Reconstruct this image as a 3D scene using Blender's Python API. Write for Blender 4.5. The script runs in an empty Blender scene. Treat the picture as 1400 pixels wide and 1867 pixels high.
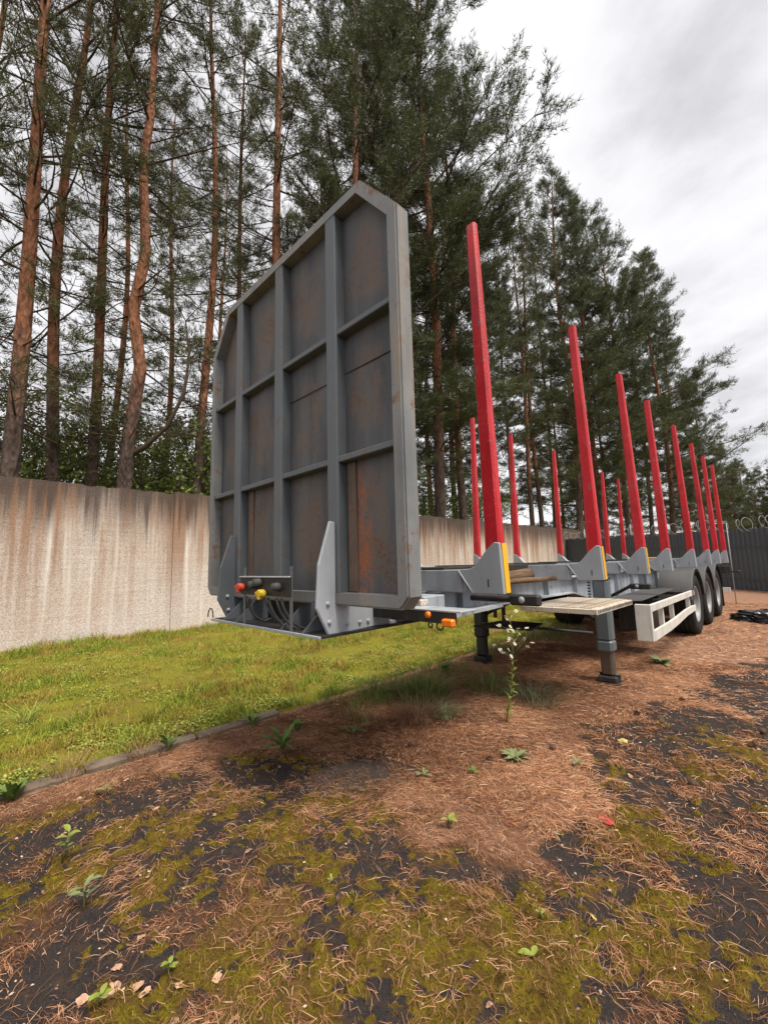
import bpy, bmesh, math, random
import numpy as np
from mathutils import Matrix, Vector
random.seed(7); RNG = np.random.default_rng(7)
scene = bpy.context.scene
COL = scene.collection

# ------------------------------------------------------------------ camera
cam_data = bpy.data.cameras.new('camera')
cam = bpy.data.objects.new('camera', cam_data); COL.objects.link(cam)
cam_data.sensor_fit = 'VERTICAL'; cam_data.sensor_height = 24.0; cam_data.sensor_width = 18.0
cam_data.lens = 758.0 * 24.0 / 1867.0
cam_data.clip_start = 0.05; cam_data.clip_end = 2000
CH = 1.45                                            # camera height over the asphalt
right = Vector((0.70879, 0.70489, -0.02716)); down = Vector((-0.10662, 0.06900, -0.99190)); fwd = Vector((-0.69731, 0.70595, 0.12406))
m = Matrix((( right.x, -down.x, -fwd.x, 0), (right.y, -down.y, -fwd.y, 0), (right.z, -down.z, -fwd.z, CH), (0, 0, 0, 1)))
cam.matrix_world = m
scene.camera = cam

# ------------------------------------------------------------------ sky, sun, exposure
SUN_TO = Vector((0.46, -0.02, 0.89)).normalized()
sun_el = math.asin(SUN_TO.z); sun_az = math.atan2(SUN_TO.x, SUN_TO.y)
world = bpy.data.worlds.new('World'); scene.world = world; world.use_nodes = True
nt = world.node_tree; nt.nodes.clear()
def wn(t, **kw):
    n = nt.nodes.new(t)
    for k, v in kw.items(): setattr(n, k, v)
    return n
out = wn('ShaderNodeOutputWorld')
sky = wn('ShaderNodeTexSky', sky_type='NISHITA', sun_disc=False)
sky.sun_elevation = sun_el; sky.sun_rotation = sun_az; sky.air_density = 1.0; sky.dust_density = 3.0; sky.altitude = 100
bg_sky = wn('ShaderNodeBackground'); bg_sky.inputs['Strength'].default_value = 0.10
nt.links.new(sky.outputs[0], bg_sky.inputs[0])
tc = wn('ShaderNodeTexCoord'); sep = wn('ShaderNodeSeparateXYZ'); nt.links.new(tc.outputs['Generated'], sep.inputs[0])
def wm(op, a, b=None):
    n = wn('ShaderNodeMath', operation=op)
    for i, v in enumerate((a, b)):
        if v is None: continue
        if isinstance(v, (int, float)): n.inputs[i].default_value = v
        else: nt.links.new(v, n.inputs[i])
    return n.outputs[0]
den = wm('ADD', wm('MAXIMUM', sep.outputs[2], 0.0), 0.42)      # a flat cloud deck seen from below
comb = wn('ShaderNodeCombineXYZ'); nt.links.new(wm('DIVIDE', sep.outputs[0], den), comb.inputs[0]); nt.links.new(wm('DIVIDE', sep.outputs[1], den), comb.inputs[1])
rot = wn('ShaderNodeMapping'); rot.inputs['Rotation'].default_value = (0, 0, math.radians(35)); rot.inputs['Scale'].default_value = (1.0, 1.25, 1)
nt.links.new(comb.outputs[0], rot.inputs[0])
n1 = wn('ShaderNodeTexNoise'); n1.inputs['Scale'].default_value = 2.3; n1.inputs['Detail'].default_value = 7; n1.inputs['Roughness'].default_value = 0.55; n1.inputs['Distortion'].default_value = 0.15
nt.links.new(rot.outputs[0], n1.inputs['Vector'])
n2 = wn('ShaderNodeTexNoise'); n2.inputs['Scale'].default_value = 0.9; n2.inputs['Detail'].default_value = 3
nt.links.new(rot.outputs[0], n2.inputs['Vector'])
mixn = wm('ADD', wm('MULTIPLY', n1.outputs[0], 0.65), wm('MULTIPLY', n2.outputs[0], 0.35))
ramp = wn('ShaderNodeValToRGB'); nt.links.new(mixn, ramp.inputs[0])
cr = ramp.color_ramp; cr.elements[0].position = 0.38; cr.elements[0].color = (0.44, 0.433, 0.442, 1)
cr.elements[1].position = 0.60; cr.elements[1].color = (0.76, 0.75, 0.752, 1)
e = cr.elements.new(0.48); e.color = (0.645, 0.632, 0.638, 1)
bg_cl = wn('ShaderNodeBackground'); bg_cl.inputs['Strength'].default_value = 0.86
nt.links.new(ramp.outputs[0], bg_cl.inputs[0])
mx = wn('ShaderNodeMixShader'); mx.inputs[0].default_value = 0.9
nt.links.new(bg_sky.outputs[0], mx.inputs[1]); nt.links.new(bg_cl.outputs[0], mx.inputs[2]); nt.links.new(mx.outputs[0], out.inputs[0])

sun_data = bpy.data.lights.new('sun', 'SUN'); sun_data.energy = 2.8; sun_data.angle = math.radians(24); sun_data.color = (1.0, 0.93, 0.82)
sun = bpy.data.objects.new('sun', sun_data); COL.objects.link(sun)
sun.rotation_euler = SUN_TO.to_track_quat('Z', 'Y').to_euler(); sun.location = (10, -3, 20)
vs = scene.view_settings
vs.view_transform = 'Standard'; vs.look = 'None'; vs.gamma = 1.0; vs.exposure = 0.90; vs.use_curve_mapping = False
scene.cycles.max_bounces = 6; scene.cycles.diffuse_bounces = 3; scene.cycles.transparent_max_bounces = 8
scene.cycles.use_denoising = True

# ------------------------------------------------------------------ node helper
class Mat:
    def __init__(s, name):
        s.m = bpy.data.materials.new(name); s.m.use_nodes = True
        s.t = s.m.node_tree; s.t.nodes.clear()
        s.o = s.n('ShaderNodeOutputMaterial'); s.p = s.n('ShaderNodeBsdfPrincipled'); s.t.links.new(s.p.outputs[0], s.o.inputs[0])
        s.tc = s.n('ShaderNodeTexCoord')
    def n(s, t, **kw):
        q = s.t.nodes.new(t)
        for k, v in kw.items(): setattr(q, k, v)
        return q
    def put(s, sock, v):
        if isinstance(v, (int, float)): sock.default_value = v
        elif isinstance(v, tuple):
            sock.default_value = v if len(v) == len(sock.default_value) else (*v, 1.0)
        else: s.t.links.new(v, sock)
    def co(s, scale=(1, 1, 1)):
        q = s.n('ShaderNodeMapping'); s.t.links.new(s.tc.outputs['Object'], q.inputs[0]); q.inputs['Scale'].default_value = scale
        return q.outputs[0]
    def noise(s, scale, detail=4, rough=0.55, vec=None, dist=0):
        q = s.n('ShaderNodeTexNoise'); s.put(q.inputs['Scale'], scale); q.inputs['Detail'].default_value = detail
        q.inputs['Roughness'].default_value = rough; q.inputs['Distortion'].default_value = dist
        s.t.links.new(vec if vec is not None else s.tc.outputs['Object'], q.inputs['Vector'])
        return q.outputs[0]
    def voro(s, scale, vec=None, feature='F1'):
        q = s.n('ShaderNodeTexVoronoi', feature=feature); q.inputs['Scale'].default_value = scale
        s.t.links.new(vec if vec is not None else s.tc.outputs['Object'], q.inputs['Vector'])
        return q.outputs[0]
    def ramp(s, fac, stops):
        q = s.n('ShaderNodeValToRGB'); s.put(q.inputs[0], fac); r = q.color_ramp
        while len(r.elements) < len(stops): r.elements.new(0.5)
        for e, (p, c) in zip(r.elements, stops):
            e.position = p; e.color = (c, c, c, 1) if isinstance(c, (int, float)) else (*c, 1)
        return q.outputs[0]
    def mix(s, fac, a, b, blend='MIX'):
        q = s.n('ShaderNodeMix', data_type='RGBA', blend_type=blend)
        s.put(q.inputs[0], fac); s.put(q.inputs[6], a); s.put(q.inputs[7], b)
        return q.outputs[2]
    def math(s, op, a, b=None, c=None):
        q = s.n('ShaderNodeMath', operation=op)
        for i, v in enumerate((a, b, c)):
            if v is not None: s.put(q.inputs[i], v)
        return q.outputs[0]
    def sep(s, vec=None):
        q = s.n('ShaderNodeSeparateXYZ'); s.t.links.new(vec if vec is not None else s.tc.outputs['Object'], q.inputs[0]); return q.outputs
    def step(s, v, a, b):
        q = s.n('ShaderNodeMapRange', interpolation_type='SMOOTHSTEP'); s.put(q.inputs[0], v)
        q.inputs[1].default_value = a; q.inputs[2].default_value = b; return q.outputs[0]
    def attr(s, name):
        q = s.n('ShaderNodeAttribute', attribute_name=name); return q.outputs['Fac']
    def island(s):
        return s.n('ShaderNodeNewGeometry').outputs['Random Per Island']
    def objrand(s):
        return s.n('ShaderNodeObjectInfo').outputs['Random']
    def bump(s, h, strength=0.3, dist=0.01):
        q = s.n('ShaderNodeBump'); q.inputs['Strength'].default_value = strength; q.inputs['Distance'].default_value = dist
        s.put(q.inputs['Height'], h); s.t.links.new(q.outputs[0], s.p.inputs['Normal']); return s
    def done(s, col, rough=0.6, metal=0.0, spec=0.4):
        s.put(s.p.inputs['Base Color'], col); s.put(s.p.inputs['Roughness'], rough); s.put(s.p.inputs['Metallic'], metal)
        s.p.inputs['Specular IOR Level'].default_value = spec
        return s.m

def paint(name, col, rough=0.5, var=0.18, dirt=0.3, rust=0.0, rustcol=(0.16, 0.06, 0.025), scale=1.0, spec=0.4, dirtcol=(0.10, 0.08, 0.06)):
    m = Mat(name)
    big = m.noise(2.3 * scale, 5, 0.6); fine = m.noise(40 * scale, 3, 0.6)
    c = m.mix(m.ramp(big, [(0.3, 0.0), (0.7, 1.0)]), tuple(x * (1 - var) for x in col), tuple(min(1, x * (1 + var)) for x in col))
    streak = m.noise(9 * scale, 4, 0.65, vec=m.co((1, 1, 0.10)))
    if dirt: c = m.mix(m.math('MULTIPLY', m.ramp(streak, [(0.50, 0.0), (0.72, 1.0)]), dirt), c, dirtcol)
    if rust:
        sp = m.math('ADD', m.math('MULTIPLY', m.noise(14 * scale, 6, 0.75), 0.6), m.math('MULTIPLY', big, 0.4))
        c = m.mix(m.ramp(sp, [(0.62 - 0.17 * rust, 0.0), (0.70 - 0.17 * rust, 0.9)]), c, m.mix(fine, rustcol, tuple(x * 0.45 for x in rustcol)))
    m.bump(m.math('ADD', m.math('MULTIPLY', fine, 0.5), big), 0.12, 0.004)
    return m.done(c, m.ramp(big, [(0.2, max(0, rough - 0.12)), (0.8, min(1, rough + 0.15))]), 0.0, spec)

# ------------------------------------------------------------------ mesh helper
class MB:
    def __init__(s): s.v = []; s.f = []; s.sm = []
    def add(s, vs, fs, smooth=False):
        o = len(s.v); s.v += [tuple(map(float, p)) for p in vs]; s.f += [tuple(i + o for i in f) for f in fs]; s.sm += [smooth] * len(fs); return s
    def box(s, x0, x1, y0, y1, z0, z1, b=0.004, M=None):
        """box with chamfered edges"""
        x0, x1 = sorted((x0, x1)); y0, y1 = sorted((y0, y1)); z0, z1 = sorted((z0, z1))
        b = min(b, (x1 - x0) * .3, (y1 - y0) * .3, (z1 - z0) * .3)
        c = ((x0 + x1) / 2, (y0 + y1) / 2, (z0 + z1) / 2); h = ((x1 - x0) / 2, (y1 - y0) / 2, (z1 - z0) / 2)
        V = []; idx = {}
        for sx in (-1, 1):
            for sy in (-1, 1):
                for sz in (-1, 1):
                    for ax in range(3):
                        p = [sx * h[0], sy * h[1], sz * h[2]]
                        for k in range(3):
                            if k != ax: p[k] -= (sx, sy, sz)[k] * b
                        idx[(sx, sy, sz, ax)] = len(V); V.append((p[0] + c[0], p[1] + c[1], p[2] + c[2]))
        F = []
        for ax in range(3):
            u, w = (ax + 1) % 3, (ax + 2) % 3
            for sg in (-1, 1):
                q = []
                for a, d in ((-1, -1), (1, -1), (1, 1), (-1, 1)):
                    t = [0, 0, 0]; t[ax] = sg; t[u] = a; t[w] = d; q.append(idx[(*t, ax)])
                F.append(q if sg > 0 else q[::-1])
            for a in (-1, 1):
                for d in (-1, 1):                     # edge along ax at u=a, w=d
                    t0 = [0] * 3; t1 = [0] * 3
                    t0[ax], t0[u], t0[w] = -1, a, d; t1[ax], t1[u], t1[w] = 1, a, d
                    q = [idx[(*t0, u)], idx[(*t1, u)], idx[(*t1, w)], idx[(*t0, w)]]
                    F.append(q if a * d < 0 else q[::-1])
        for sx in (-1, 1):
            for sy in (-1, 1):
                for sz in (-1, 1):
                    q = [idx[(sx, sy, sz, k)] for k in range(3)]
                    F.append(q if sx * sy * sz > 0 else q[::-1])
        if M is not None: V = [tuple(M @ Vector(p)) for p in V]
        return s.add(V, F)
    def prism(s, poly, axis, a0, a1):
        """polygon in the plane across axis, pushed from a0 to a1 (axis 0: (y,z), 1: (x,z), 2: (x,y))"""
        n = len(poly)
        def P(p, a): return (a, p[0], p[1]) if axis == 0 else ((p[0], a, p[1]) if axis == 1 else (p[0], p[1], a))
        V = [P(p, a0) for p in poly] + [P(p, a1) for p in poly]
        F = [tuple(range(n)), tuple(range(2 * n - 1, n - 1, -1))] + [(i, i + n, (i + 1) % n + n, (i + 1) % n) for i in range(n)]
        return s.add(V, F)
    def tube(s, pts, r, n=8, cap=True):
        pts = [Vector(p) for p in pts]; k = len(pts)
        rs = r if isinstance(r, (list, tuple)) else [r] * k
        V = []; F = []; ref = None
        for i, p in enumerate(pts):
            d = (pts[min(i + 1, k - 1)] - pts[max(i - 1, 0)]).normalized()
            if ref is None: ref = d.orthogonal().normalized()
            ref = (ref - d * ref.dot(d))
            ref = ref.normalized() if ref.length > 1e-5 else d.orthogonal().normalized()
            bn = d.cross(ref)
            for j in range(n):
                a = 2 * math.pi * j / n; V.append(p + (ref * math.cos(a) + bn * math.sin(a)) * rs[i])
        for i in range(k - 1):
            for j in range(n):
                F.append((i * n + j, i * n + (j + 1) % n, (i + 1) * n + (j + 1) % n, (i + 1) * n + j))
        s.add(V, F, True)
        if cap:
            o = len(s.v) - k * n
            s.f += [tuple(o + j for j in range(n))[::-1], tuple(o + (k - 1) * n + j for j in range(n))]; s.sm += [False, False]
        return s
    def lathe(s, prof, c, axis=0, n=32):
        """profile of (offset along axis, radius) turned about the axis"""
        V = []; F = []; k = len(prof)
        for a_, r in prof:
            for j in range(n):
                t = 2 * math.pi * j / n; u, w = r * math.cos(t), r * math.sin(t)
                V.append((c[0] + a_, c[1] + u, c[2] + w) if axis == 0 else ((c[0] + u, c[1] + a_, c[2] + w) if axis == 1 else (c[0] + u, c[1] + w, c[2] + a_)))
        for i in range(k - 1):
            for j in range(n): F.append((i * n + j, i * n + (j + 1) % n, (i + 1) * n + (j + 1) % n, (i + 1) * n + j))
        return s.add(V, F, True)
    def mesh(s, name, off=(0, 0, 0)):
        me = bpy.data.meshes.new(name)
        me.from_pydata([(x - off[0], y - off[1], z - off[2]) for x, y, z in s.v], [], s.f)
        me.polygons.foreach_set('use_smooth', s.sm)
        bm = bmesh.new(); bm.from_mesh(me); bmesh.ops.recalc_face_normals(bm, faces=bm.faces); bm.to_mesh(me); bm.free()
        me.update(); return me
    def build(s, name, mat, parent=None, local=False):
        off = Vector((0, 0, 0)); p = None if local else parent
        while p: off += p.location; p = p.parent
        me = s.mesh(name, off)
        o = bpy.data.objects.new(name, me); me.materials.append(mat); COL.objects.link(o); o.parent = parent
        return o

def npmesh(name, V, F, mat, parent=None, smooth=False, attrs=None):
    """numpy arrays: V (n,3), F (m,k)"""
    me = bpy.data.meshes.new(name); V = np.asarray(V, np.float32); F = np.asarray(F, np.int32); k = F.shape[1]
    me.vertices.add(len(V)); me.vertices.foreach_set('co', V.ravel())
    me.loops.add(F.size); me.loops.foreach_set('vertex_index', F.ravel())
    me.polygons.add(len(F)); me.polygons.foreach_set('loop_start', np.arange(0, F.size, k, dtype=np.int32))
    me.update(calc_edges=True)
    me.polygons.foreach_set('use_smooth', np.full(len(F), smooth, bool))
    for an, av in (attrs or {}).items():
        a = me.attributes.new(an, 'FLOAT', 'POINT'); a.data.foreach_set('value', np.asarray(av, np.float32))
    if mat: me.materials.append(mat)
    o = bpy.data.objects.new(name, me); COL.objects.link(o); o.parent = parent
    return o
def tag(o, label=None, cat=None, group=None, kind=None):
    if label: o['label'] = label
    if cat: o['category'] = cat
    if group: o['group'] = group
    if kind: o['kind'] = kind
    return o
def empty(name, loc=(0, 0, 0), rz=0.0, parent=None):
    o = bpy.data.objects.new(name, None); COL.objects.link(o); o.location = loc; o.rotation_euler = (0, 0, rz); o.empty_display_size = .2; o.parent = parent; return o
def copy_tree(o, parent=None):
    c = o.copy(); COL.objects.link(c); c.parent = parent
    for ch in list(o.children): copy_tree(ch, c)
    return c

# ------------------------------------------------------------------ numpy noise
def _h(ix, iy, seed):
    h = (ix.astype(np.int64) * 374761393 + iy.astype(np.int64) * 668265263 + seed * 974634777) & 0xffffffff
    h = ((h ^ (h >> 13)) * 1274126177) & 0xffffffff
    return ((h ^ (h >> 16)) & 0xffff) / 65535.0
def vnoise(x, y, seed=0):
    ix = np.floor(x); iy = np.floor(y); fx = x - ix; fy = y - iy; fx = fx * fx * (3 - 2 * fx); fy = fy * fy * (3 - 2 * fy)
    a = _h(ix, iy, seed); b = _h(ix + 1, iy, seed); c = _h(ix, iy + 1, seed); d = _h(ix + 1, iy + 1, seed)
    return (a * (1 - fx) + b * fx) * (1 - fy) + (c * (1 - fx) + d * fx) * fy
def fbm(x, y, sc, seed=0, o=4):
    x = np.asarray(x, float); y = np.asarray(y, float)
    t = 0; w = 1; s = 0
    for i in range(o):
        t = t + w * vnoise(x * sc + 17.3 * i, y * sc - 9.1 * i, seed + i); s += w; w *= .5; sc *= 2.03
    return t / s
def sst(v, a, b):
    t = np.clip((v - a) / (b - a), 0, 1); return t * t * (3 - 2 * t)
KERB_X = -3.78
def ground_base(x, y):
    return 0.011 * np.maximum(0, np.asarray(y, float) - 3.0) + 0.03 * (fbm(x, y, .35, 3, 2) - .5)
def masks(x, y):
    """how much needle litter and moss lies where"""
    x = np.asarray(x, float); y = np.asarray(y, float)
    n1 = fbm(x, y, 1.1, 11); n2 = fbm(x, y, 2.6, 23); n3 = fbm(x, y, 6.0, 31)
    edge = -1.12 + 1.0 * sst(y, 5.0, 9.0) + 3.2 * sst(y, 7.5, 12)
    carpet = sst(edge - x + 1.1 * (n1 - .5) + .45 * (n3 - .5), -.06, .14) * sst(y + 1.5 * (n1 - .5) + .5 * (n3 - .5) - .55 * sst(-x, 2.7, 3.5) * -1.6, 1.75, 2.35)
    strip = sst(-x, 3.15, 3.6)                                     # needles swept against the kerb
    fg = sst(n2 * .5 + n3 * .5, .50, .66) * .75 * sst(-x + .5 * (n1 - .5), -.1, .5)
    bare = 1 - .8 * np.exp(-(((x + 2.35) / .3) ** 2 + ((y - 2.15) / .33) ** 2))
    litter = np.clip(np.maximum(np.maximum(carpet, strip * .95), fg * .72) * bare, 0, 1)
    mo = sst(fbm(x, y, 1.9, 57) * .45 + fbm(x, y, 7.0, 77) * .30 + fbm(x, y, 24.0, 79, 2) * .25, .49, .565)
    moss = mo * (1 - .85 * np.maximum(carpet, strip)) * (1 - .55 * sst(x, -.55, .25)) * (1 - .7 * sst(y, 3.2, 5))
    return litter, moss
def carpet_of(x, y):
    L, M_ = masks(x, y); return sst(L, .72, .95)
def gz(x, y):
    L, Mo = masks(x, y)
    n = fbm(x, y, 14, 91, 3)
    return ground_base(x, y) + L * (.003 + .020 * n) + Mo * (.003 + .034 * n * n * 2)
def gz1(x, y): return float(gz(np.array([x]), np.array([y]))[0])
def lawn_z(x, y):
    x = np.asarray(x, float); y = np.asarray(y, float)
    t = sst(-x, 3.78, 9.0)
    return ground_base(x, y) + .075 * (1 - sst(y, 1.6, 4.0) * .75) * sst(-x, 3.74, 3.9) + t * (.02 + .012 * y) + .05 * (fbm(x, y, .9, 5, 3) - .5) * sst(-x, 3.9, 4.6) + .012 * (fbm(x, y, 6, 8, 2) - .5)

# ================================================================== SETTING
def lines(*segs):
    a = []
    for s, e, d in segs: a += list(np.arange(s, e, d))
    return np.array(a)
# --- asphalt yard: one sheet, fine near the camera, out to the horizon
m = Mat('yard_ground')
lit, mos = m.attr('litter'), m.attr('moss')
f1 = m.noise(70, 6, .8); f2 = m.noise(240, 3, .7); f3 = m.noise(18, 5, .65); f4 = m.noise(5, 4, .6)
asph = m.mix(m.ramp(f2, [(.35, 0.0), (.75, 1.0)]), (.012, .0105, .011), (.064, .056, .055))
asph = m.mix(m.math('MULTIPLY', m.ramp(m.voro(170), [(.06, 1.0), (.15, 0.0)]), .5), asph, (.22, .20, .19))
asph = m.mix(m.math('MULTIPLY', m.ramp(f4, [(.4, 0.0), (.7, 1.0)]), .35), asph, (.060, .042, .032))
asph = m.mix(m.math('MULTIPLY', m.ramp(f3, [(.48, 0.0), (.62, 1.0)]), .35), asph, m.mix(f1, (.035, .020, .012), (.16, .085, .045)))
litc = m.mix(m.ramp(f1, [(.3, 0.0), (.7, 1.0)]), (.11, .055, .035), (.43, .255, .17))
litd = m.mix(m.ramp(f1, [(.3, 0.0), (.7, 1.0)]), (.030, .016, .010), (.17, .082, .042))
litc = m.mix(m.attr('carpet'), litd, litc)
litc = m.mix(m.math('MULTIPLY', m.ramp(f4, [(.35, 0.0), (.65, 1.0)]), .35), litc, (.22, .11, .065))
mosc = m.mix(m.ramp(f1, [(.3, 0.0), (.7, 1.0)]), (.036, .027, .005), (.25, .185, .014))
mosc = m.mix(m.ramp(f3, [(.40, 0.0), (.60, .85)]), mosc, (.085, .048, .016))
k1 = m.ramp(m.math('ADD', mos, m.math('MULTIPLY', m.math('SUBTRACT', f3, .5), 1.3)), [(.36, 0.0), (.52, 1.0)])
k2 = m.ramp(m.math('ADD', lit, m.math('MULTIPLY', m.math('SUBTRACT', m.noise(30, 5, .75), .5), 1.1)), [(.34, 0.0), (.72, 1.0)])
c = m.mix(k2, m.mix(k1, asph, mosc), litc)
c = m.mix(m.math('MULTIPLY', m.ramp(m.math('ADD', m.attr('dust'), m.math('MULTIPLY', m.math('SUBTRACT', f3, .5), .8)), [(.35, 0.0), (.7, 1.0)]), .7), c, m.mix(f2, (.085, .068, .060), (.22, .185, .165)))
m.bump(m.math('ADD', m.math('MULTIPLY', f2, .5), f1), .9, .009)
M_ground = m.done(c, .95, 0, .10)
xs = lines((-420, -60, 30), (-60, -12, 3), (-12, -4, .25), (-4, 1.7, .024), (1.7, 4, .15), (4, 12, .8), (12, 60, 5), (60, 440, 40))
ys = lines((-420, -60, 40), (-60, -4, 6), (-4, -.6, .3), (-.6, 4.4, .024), (4.4, 8, .06), (8, 15, .15), (15, 40, .8), (40, 120, 6), (120, 460, 40))
gx, gy = np.meshgrid(xs, ys); X, Y = gx.ravel(), gy.ravel()
L_, M_ = masks(X, Y)
far = sst(np.hypot(X, Y - 8), 30, 60)
V = np.stack([X, Y, gz(X, Y) * (1 - far) + .25 * far], 1)
nx, ny = len(xs), len(ys)
i = np.arange(nx * ny).reshape(ny, nx)
F = np.stack([i[:-1, :-1], i[:-1, 1:], i[1:, 1:], i[1:, :-1]], -1).reshape(-1, 4)
ground = tag(npmesh('ground', V, F, M_ground, smooth=True, attrs={'litter': L_, 'moss': M_, 'carpet': sst(L_, .74, .95), 'dust': np.exp(-(((X + 2.28 - .35 * (Y - 2.1)) / .26) ** 2 + ((Y - 2.05) / .42) ** 2)) * (.4 + 1.2 * fbm(X, Y, 4, 15))}), 'dark cracked asphalt yard with moss and fallen pine needles', 'ground', kind='structure')

# --- lawn, a little higher behind the kerb
m = Mat('lawn_soil')
a1 = m.noise(1.4, 4, .6); a2 = m.noise(45, 5, .7); a3 = m.noise(9, 4, .6)
c = m.mix(m.ramp(a2, [(.3, 0.0), (.7, 1.0)]), (.085, .085, .010), (.26, .235, .024))
c = m.mix(m.math('MULTIPLY', m.ramp(m.math('ADD', m.math('MULTIPLY', a1, .5), m.math('MULTIPLY', a3, .5)), [(.48, 0.0), (.62, 1.0)]), .75), c, (.15, .095, .035))
m.bump(a2, .8, .02)
M_lawn = m.done(c, .95, 0, .15)
xs = lines((-60, -12, 4), (-12, -5, .15), (-5, -3.70, .05)); ys = lines((-30, -2, 2), (-2, 6, .1), (6, 30, .3), (30, 60, 4))
gx, gy = np.meshgrid(xs, ys); X, Y = gx.ravel(), gy.ravel()
V = np.stack([X + .10 * (fbm(X, Y, 1.2, 41) - .5) * sst(-X, 3.9, 3.7) * sst(Y, 1.5, 3), Y, lawn_z(X, Y) - .10 * sst(-X, 3.80, 3.70)], 1)
nx, ny = len(xs), len(ys); i = np.arange(nx * ny).reshape(ny, nx)
F = np.stack([i[:-1, :-1], i[:-1, 1:], i[1:, 1:], i[1:, :-1]], -1).reshape(-1, 4)
tag(npmesh('lawn', V, F, M_lawn, smooth=True), 'yellow green mossy lawn between the kerb and the concrete wall', 'lawn', kind='structure')

# --- kerb of old concrete stones
M_kerb = paint('old_kerb_concrete', (.15, .115, .085), .9, .3, .6, 0, dirtcol=(.07, .06, .035), scale=2.5, spec=.2)
kerb = empty('kerb', (KERB_X, 0, 0)); tag(kerb, 'low weathered concrete kerb along the edge of the lawn', 'kerb', kind='structure')
y = -1.6
while y < 2.9:
    ln = .78 + random.uniform(-.02, .02); dz = random.uniform(-.012, .012) - .05 * max(0, y - 1.3)
    b = MB().box(KERB_X - .07 + random.uniform(-.008, .008), KERB_X + .05 + random.uniform(-.006, .006), y + .006, y + ln - .006, -.12, .066 + dz, .018)
    b.build('kerb_stone', M_kerb, kerb); y += ln

# --- concrete wall of cast panels
m = Mat('stained_concrete')
S = m.sep(); ob = m.tc.outputs['Object']
agg = m.noise(60, 4, .75); agg2 = m.noise(22, 3, .65); big = m.noise(.8, 4, .6)
c = m.mix(m.ramp(agg, [(.36, 0.0), (.62, 1.0)]), (.45, .385, .35), (.82, .74, .68))
c = m.mix(m.math('MULTIPLY', m.ramp(agg2, [(.40, 1.0), (.47, 0.0)]), .28), c, (.17, .13, .11))
c = m.mix(m.math('MULTIPLY', m.ramp(big, [(.42, 0.0), (.68, 1.0)]), .3), c, (.50, .35, .25))
hz = m.math('SUBTRACT', 3.20, S[2])                                    # metres below the top
runs = m.noise(1.0, 4, .6, vec=m.co((1, 1.35, .12)), dist=.6); runs2 = m.noise(1.0, 5, .65, vec=m.co((1, 8.0, .22)))
drip = m.ramp(m.math('ADD', m.math('MULTIPLY', runs, .6), m.math('MULTIPLY', runs2, .4)), [(.445, 0.0), (.555, 1.0)])
c = m.mix(m.math('MULTIPLY', m.math('MULTIPLY', m.step(m.math('ADD', hz, m.math('MULTIPLY', m.math('SUBTRACT', runs, .5), 4.0)), 2.4, .2), m.ramp(m.noise(3.2, 5, .7), [(.3, .35), (.65, 1.0)])), .48), c, m.mix(agg, (.19, .13, .095), (.48, .36, .27)))
fade = m.step(hz, 3.8, .4)
c = m.mix(m.math('MULTIPLY', m.math('MULTIPLY', drip, fade), .88), c, m.mix(agg, (.11, .052, .028), (.46, .245, .13)))
pale = m.ramp(m.noise(1.0, 4, .6, vec=m.co((1, 4.3, .11))), [(.56, 0.0), (.68, .75)])
c = m.mix(m.math('MULTIPLY', pale, m.step(hz, .3, 1.1)), c, (.78, .73, .68))
topd = m.step(m.math('ADD', hz, m.math('MULTIPLY', m.math('SUBTRACT', runs2, .5), 3.2)), 1.15, .0)
c = m.mix(m.math('MULTIPLY', topd, .93), c, m.mix(agg, (.018, .013, .011), (.14, .10, .085)))
lip = m.noise(1.0, 3, .6, vec=m.co((1, .35, 9)))
m.bump(m.math('ADD', agg, m.math('MULTIPLY', lip, .6)), .8, .018)
M_wall = m.done(c, .92, 0, .2)
WALL_A = math.atan(-.045)
wall = empty('concrete_wall', (-9.9, 0, 0), -WALL_A * 1.0)
wall.rotation_euler = (0, 0, math.atan2(.045, 1.0))
tag(wall, 'tall pale concrete wall with brown water stains running down from its top', 'wall')
y = -6.2
while y < 30.0:
    ln = 3.18
    jit = random.uniform(-.012, .012)
    zt = 3.19 + .012 * (y + ln / 2 - 2)
    b = MB(); zs = [0, .6, 1.2, 1.8, 2.4, 3.0]
    zt += random.uniform(-.012, .012); tops = [(y + .004 + (ln - .008) * q / 34, zt + .010 * math.sin(q * 1.7 + y) * random.random() - (.03 * random.random() if random.random() < .16 else 0)) for q in range(35)]
    b.prism([(y + .004, -.6), (y + ln - .004, -.6)] + tops[::-1], 0, -.20 + jit, jit)
    b.build('panel', M_wall, wall, True)
    y += ln

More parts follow.
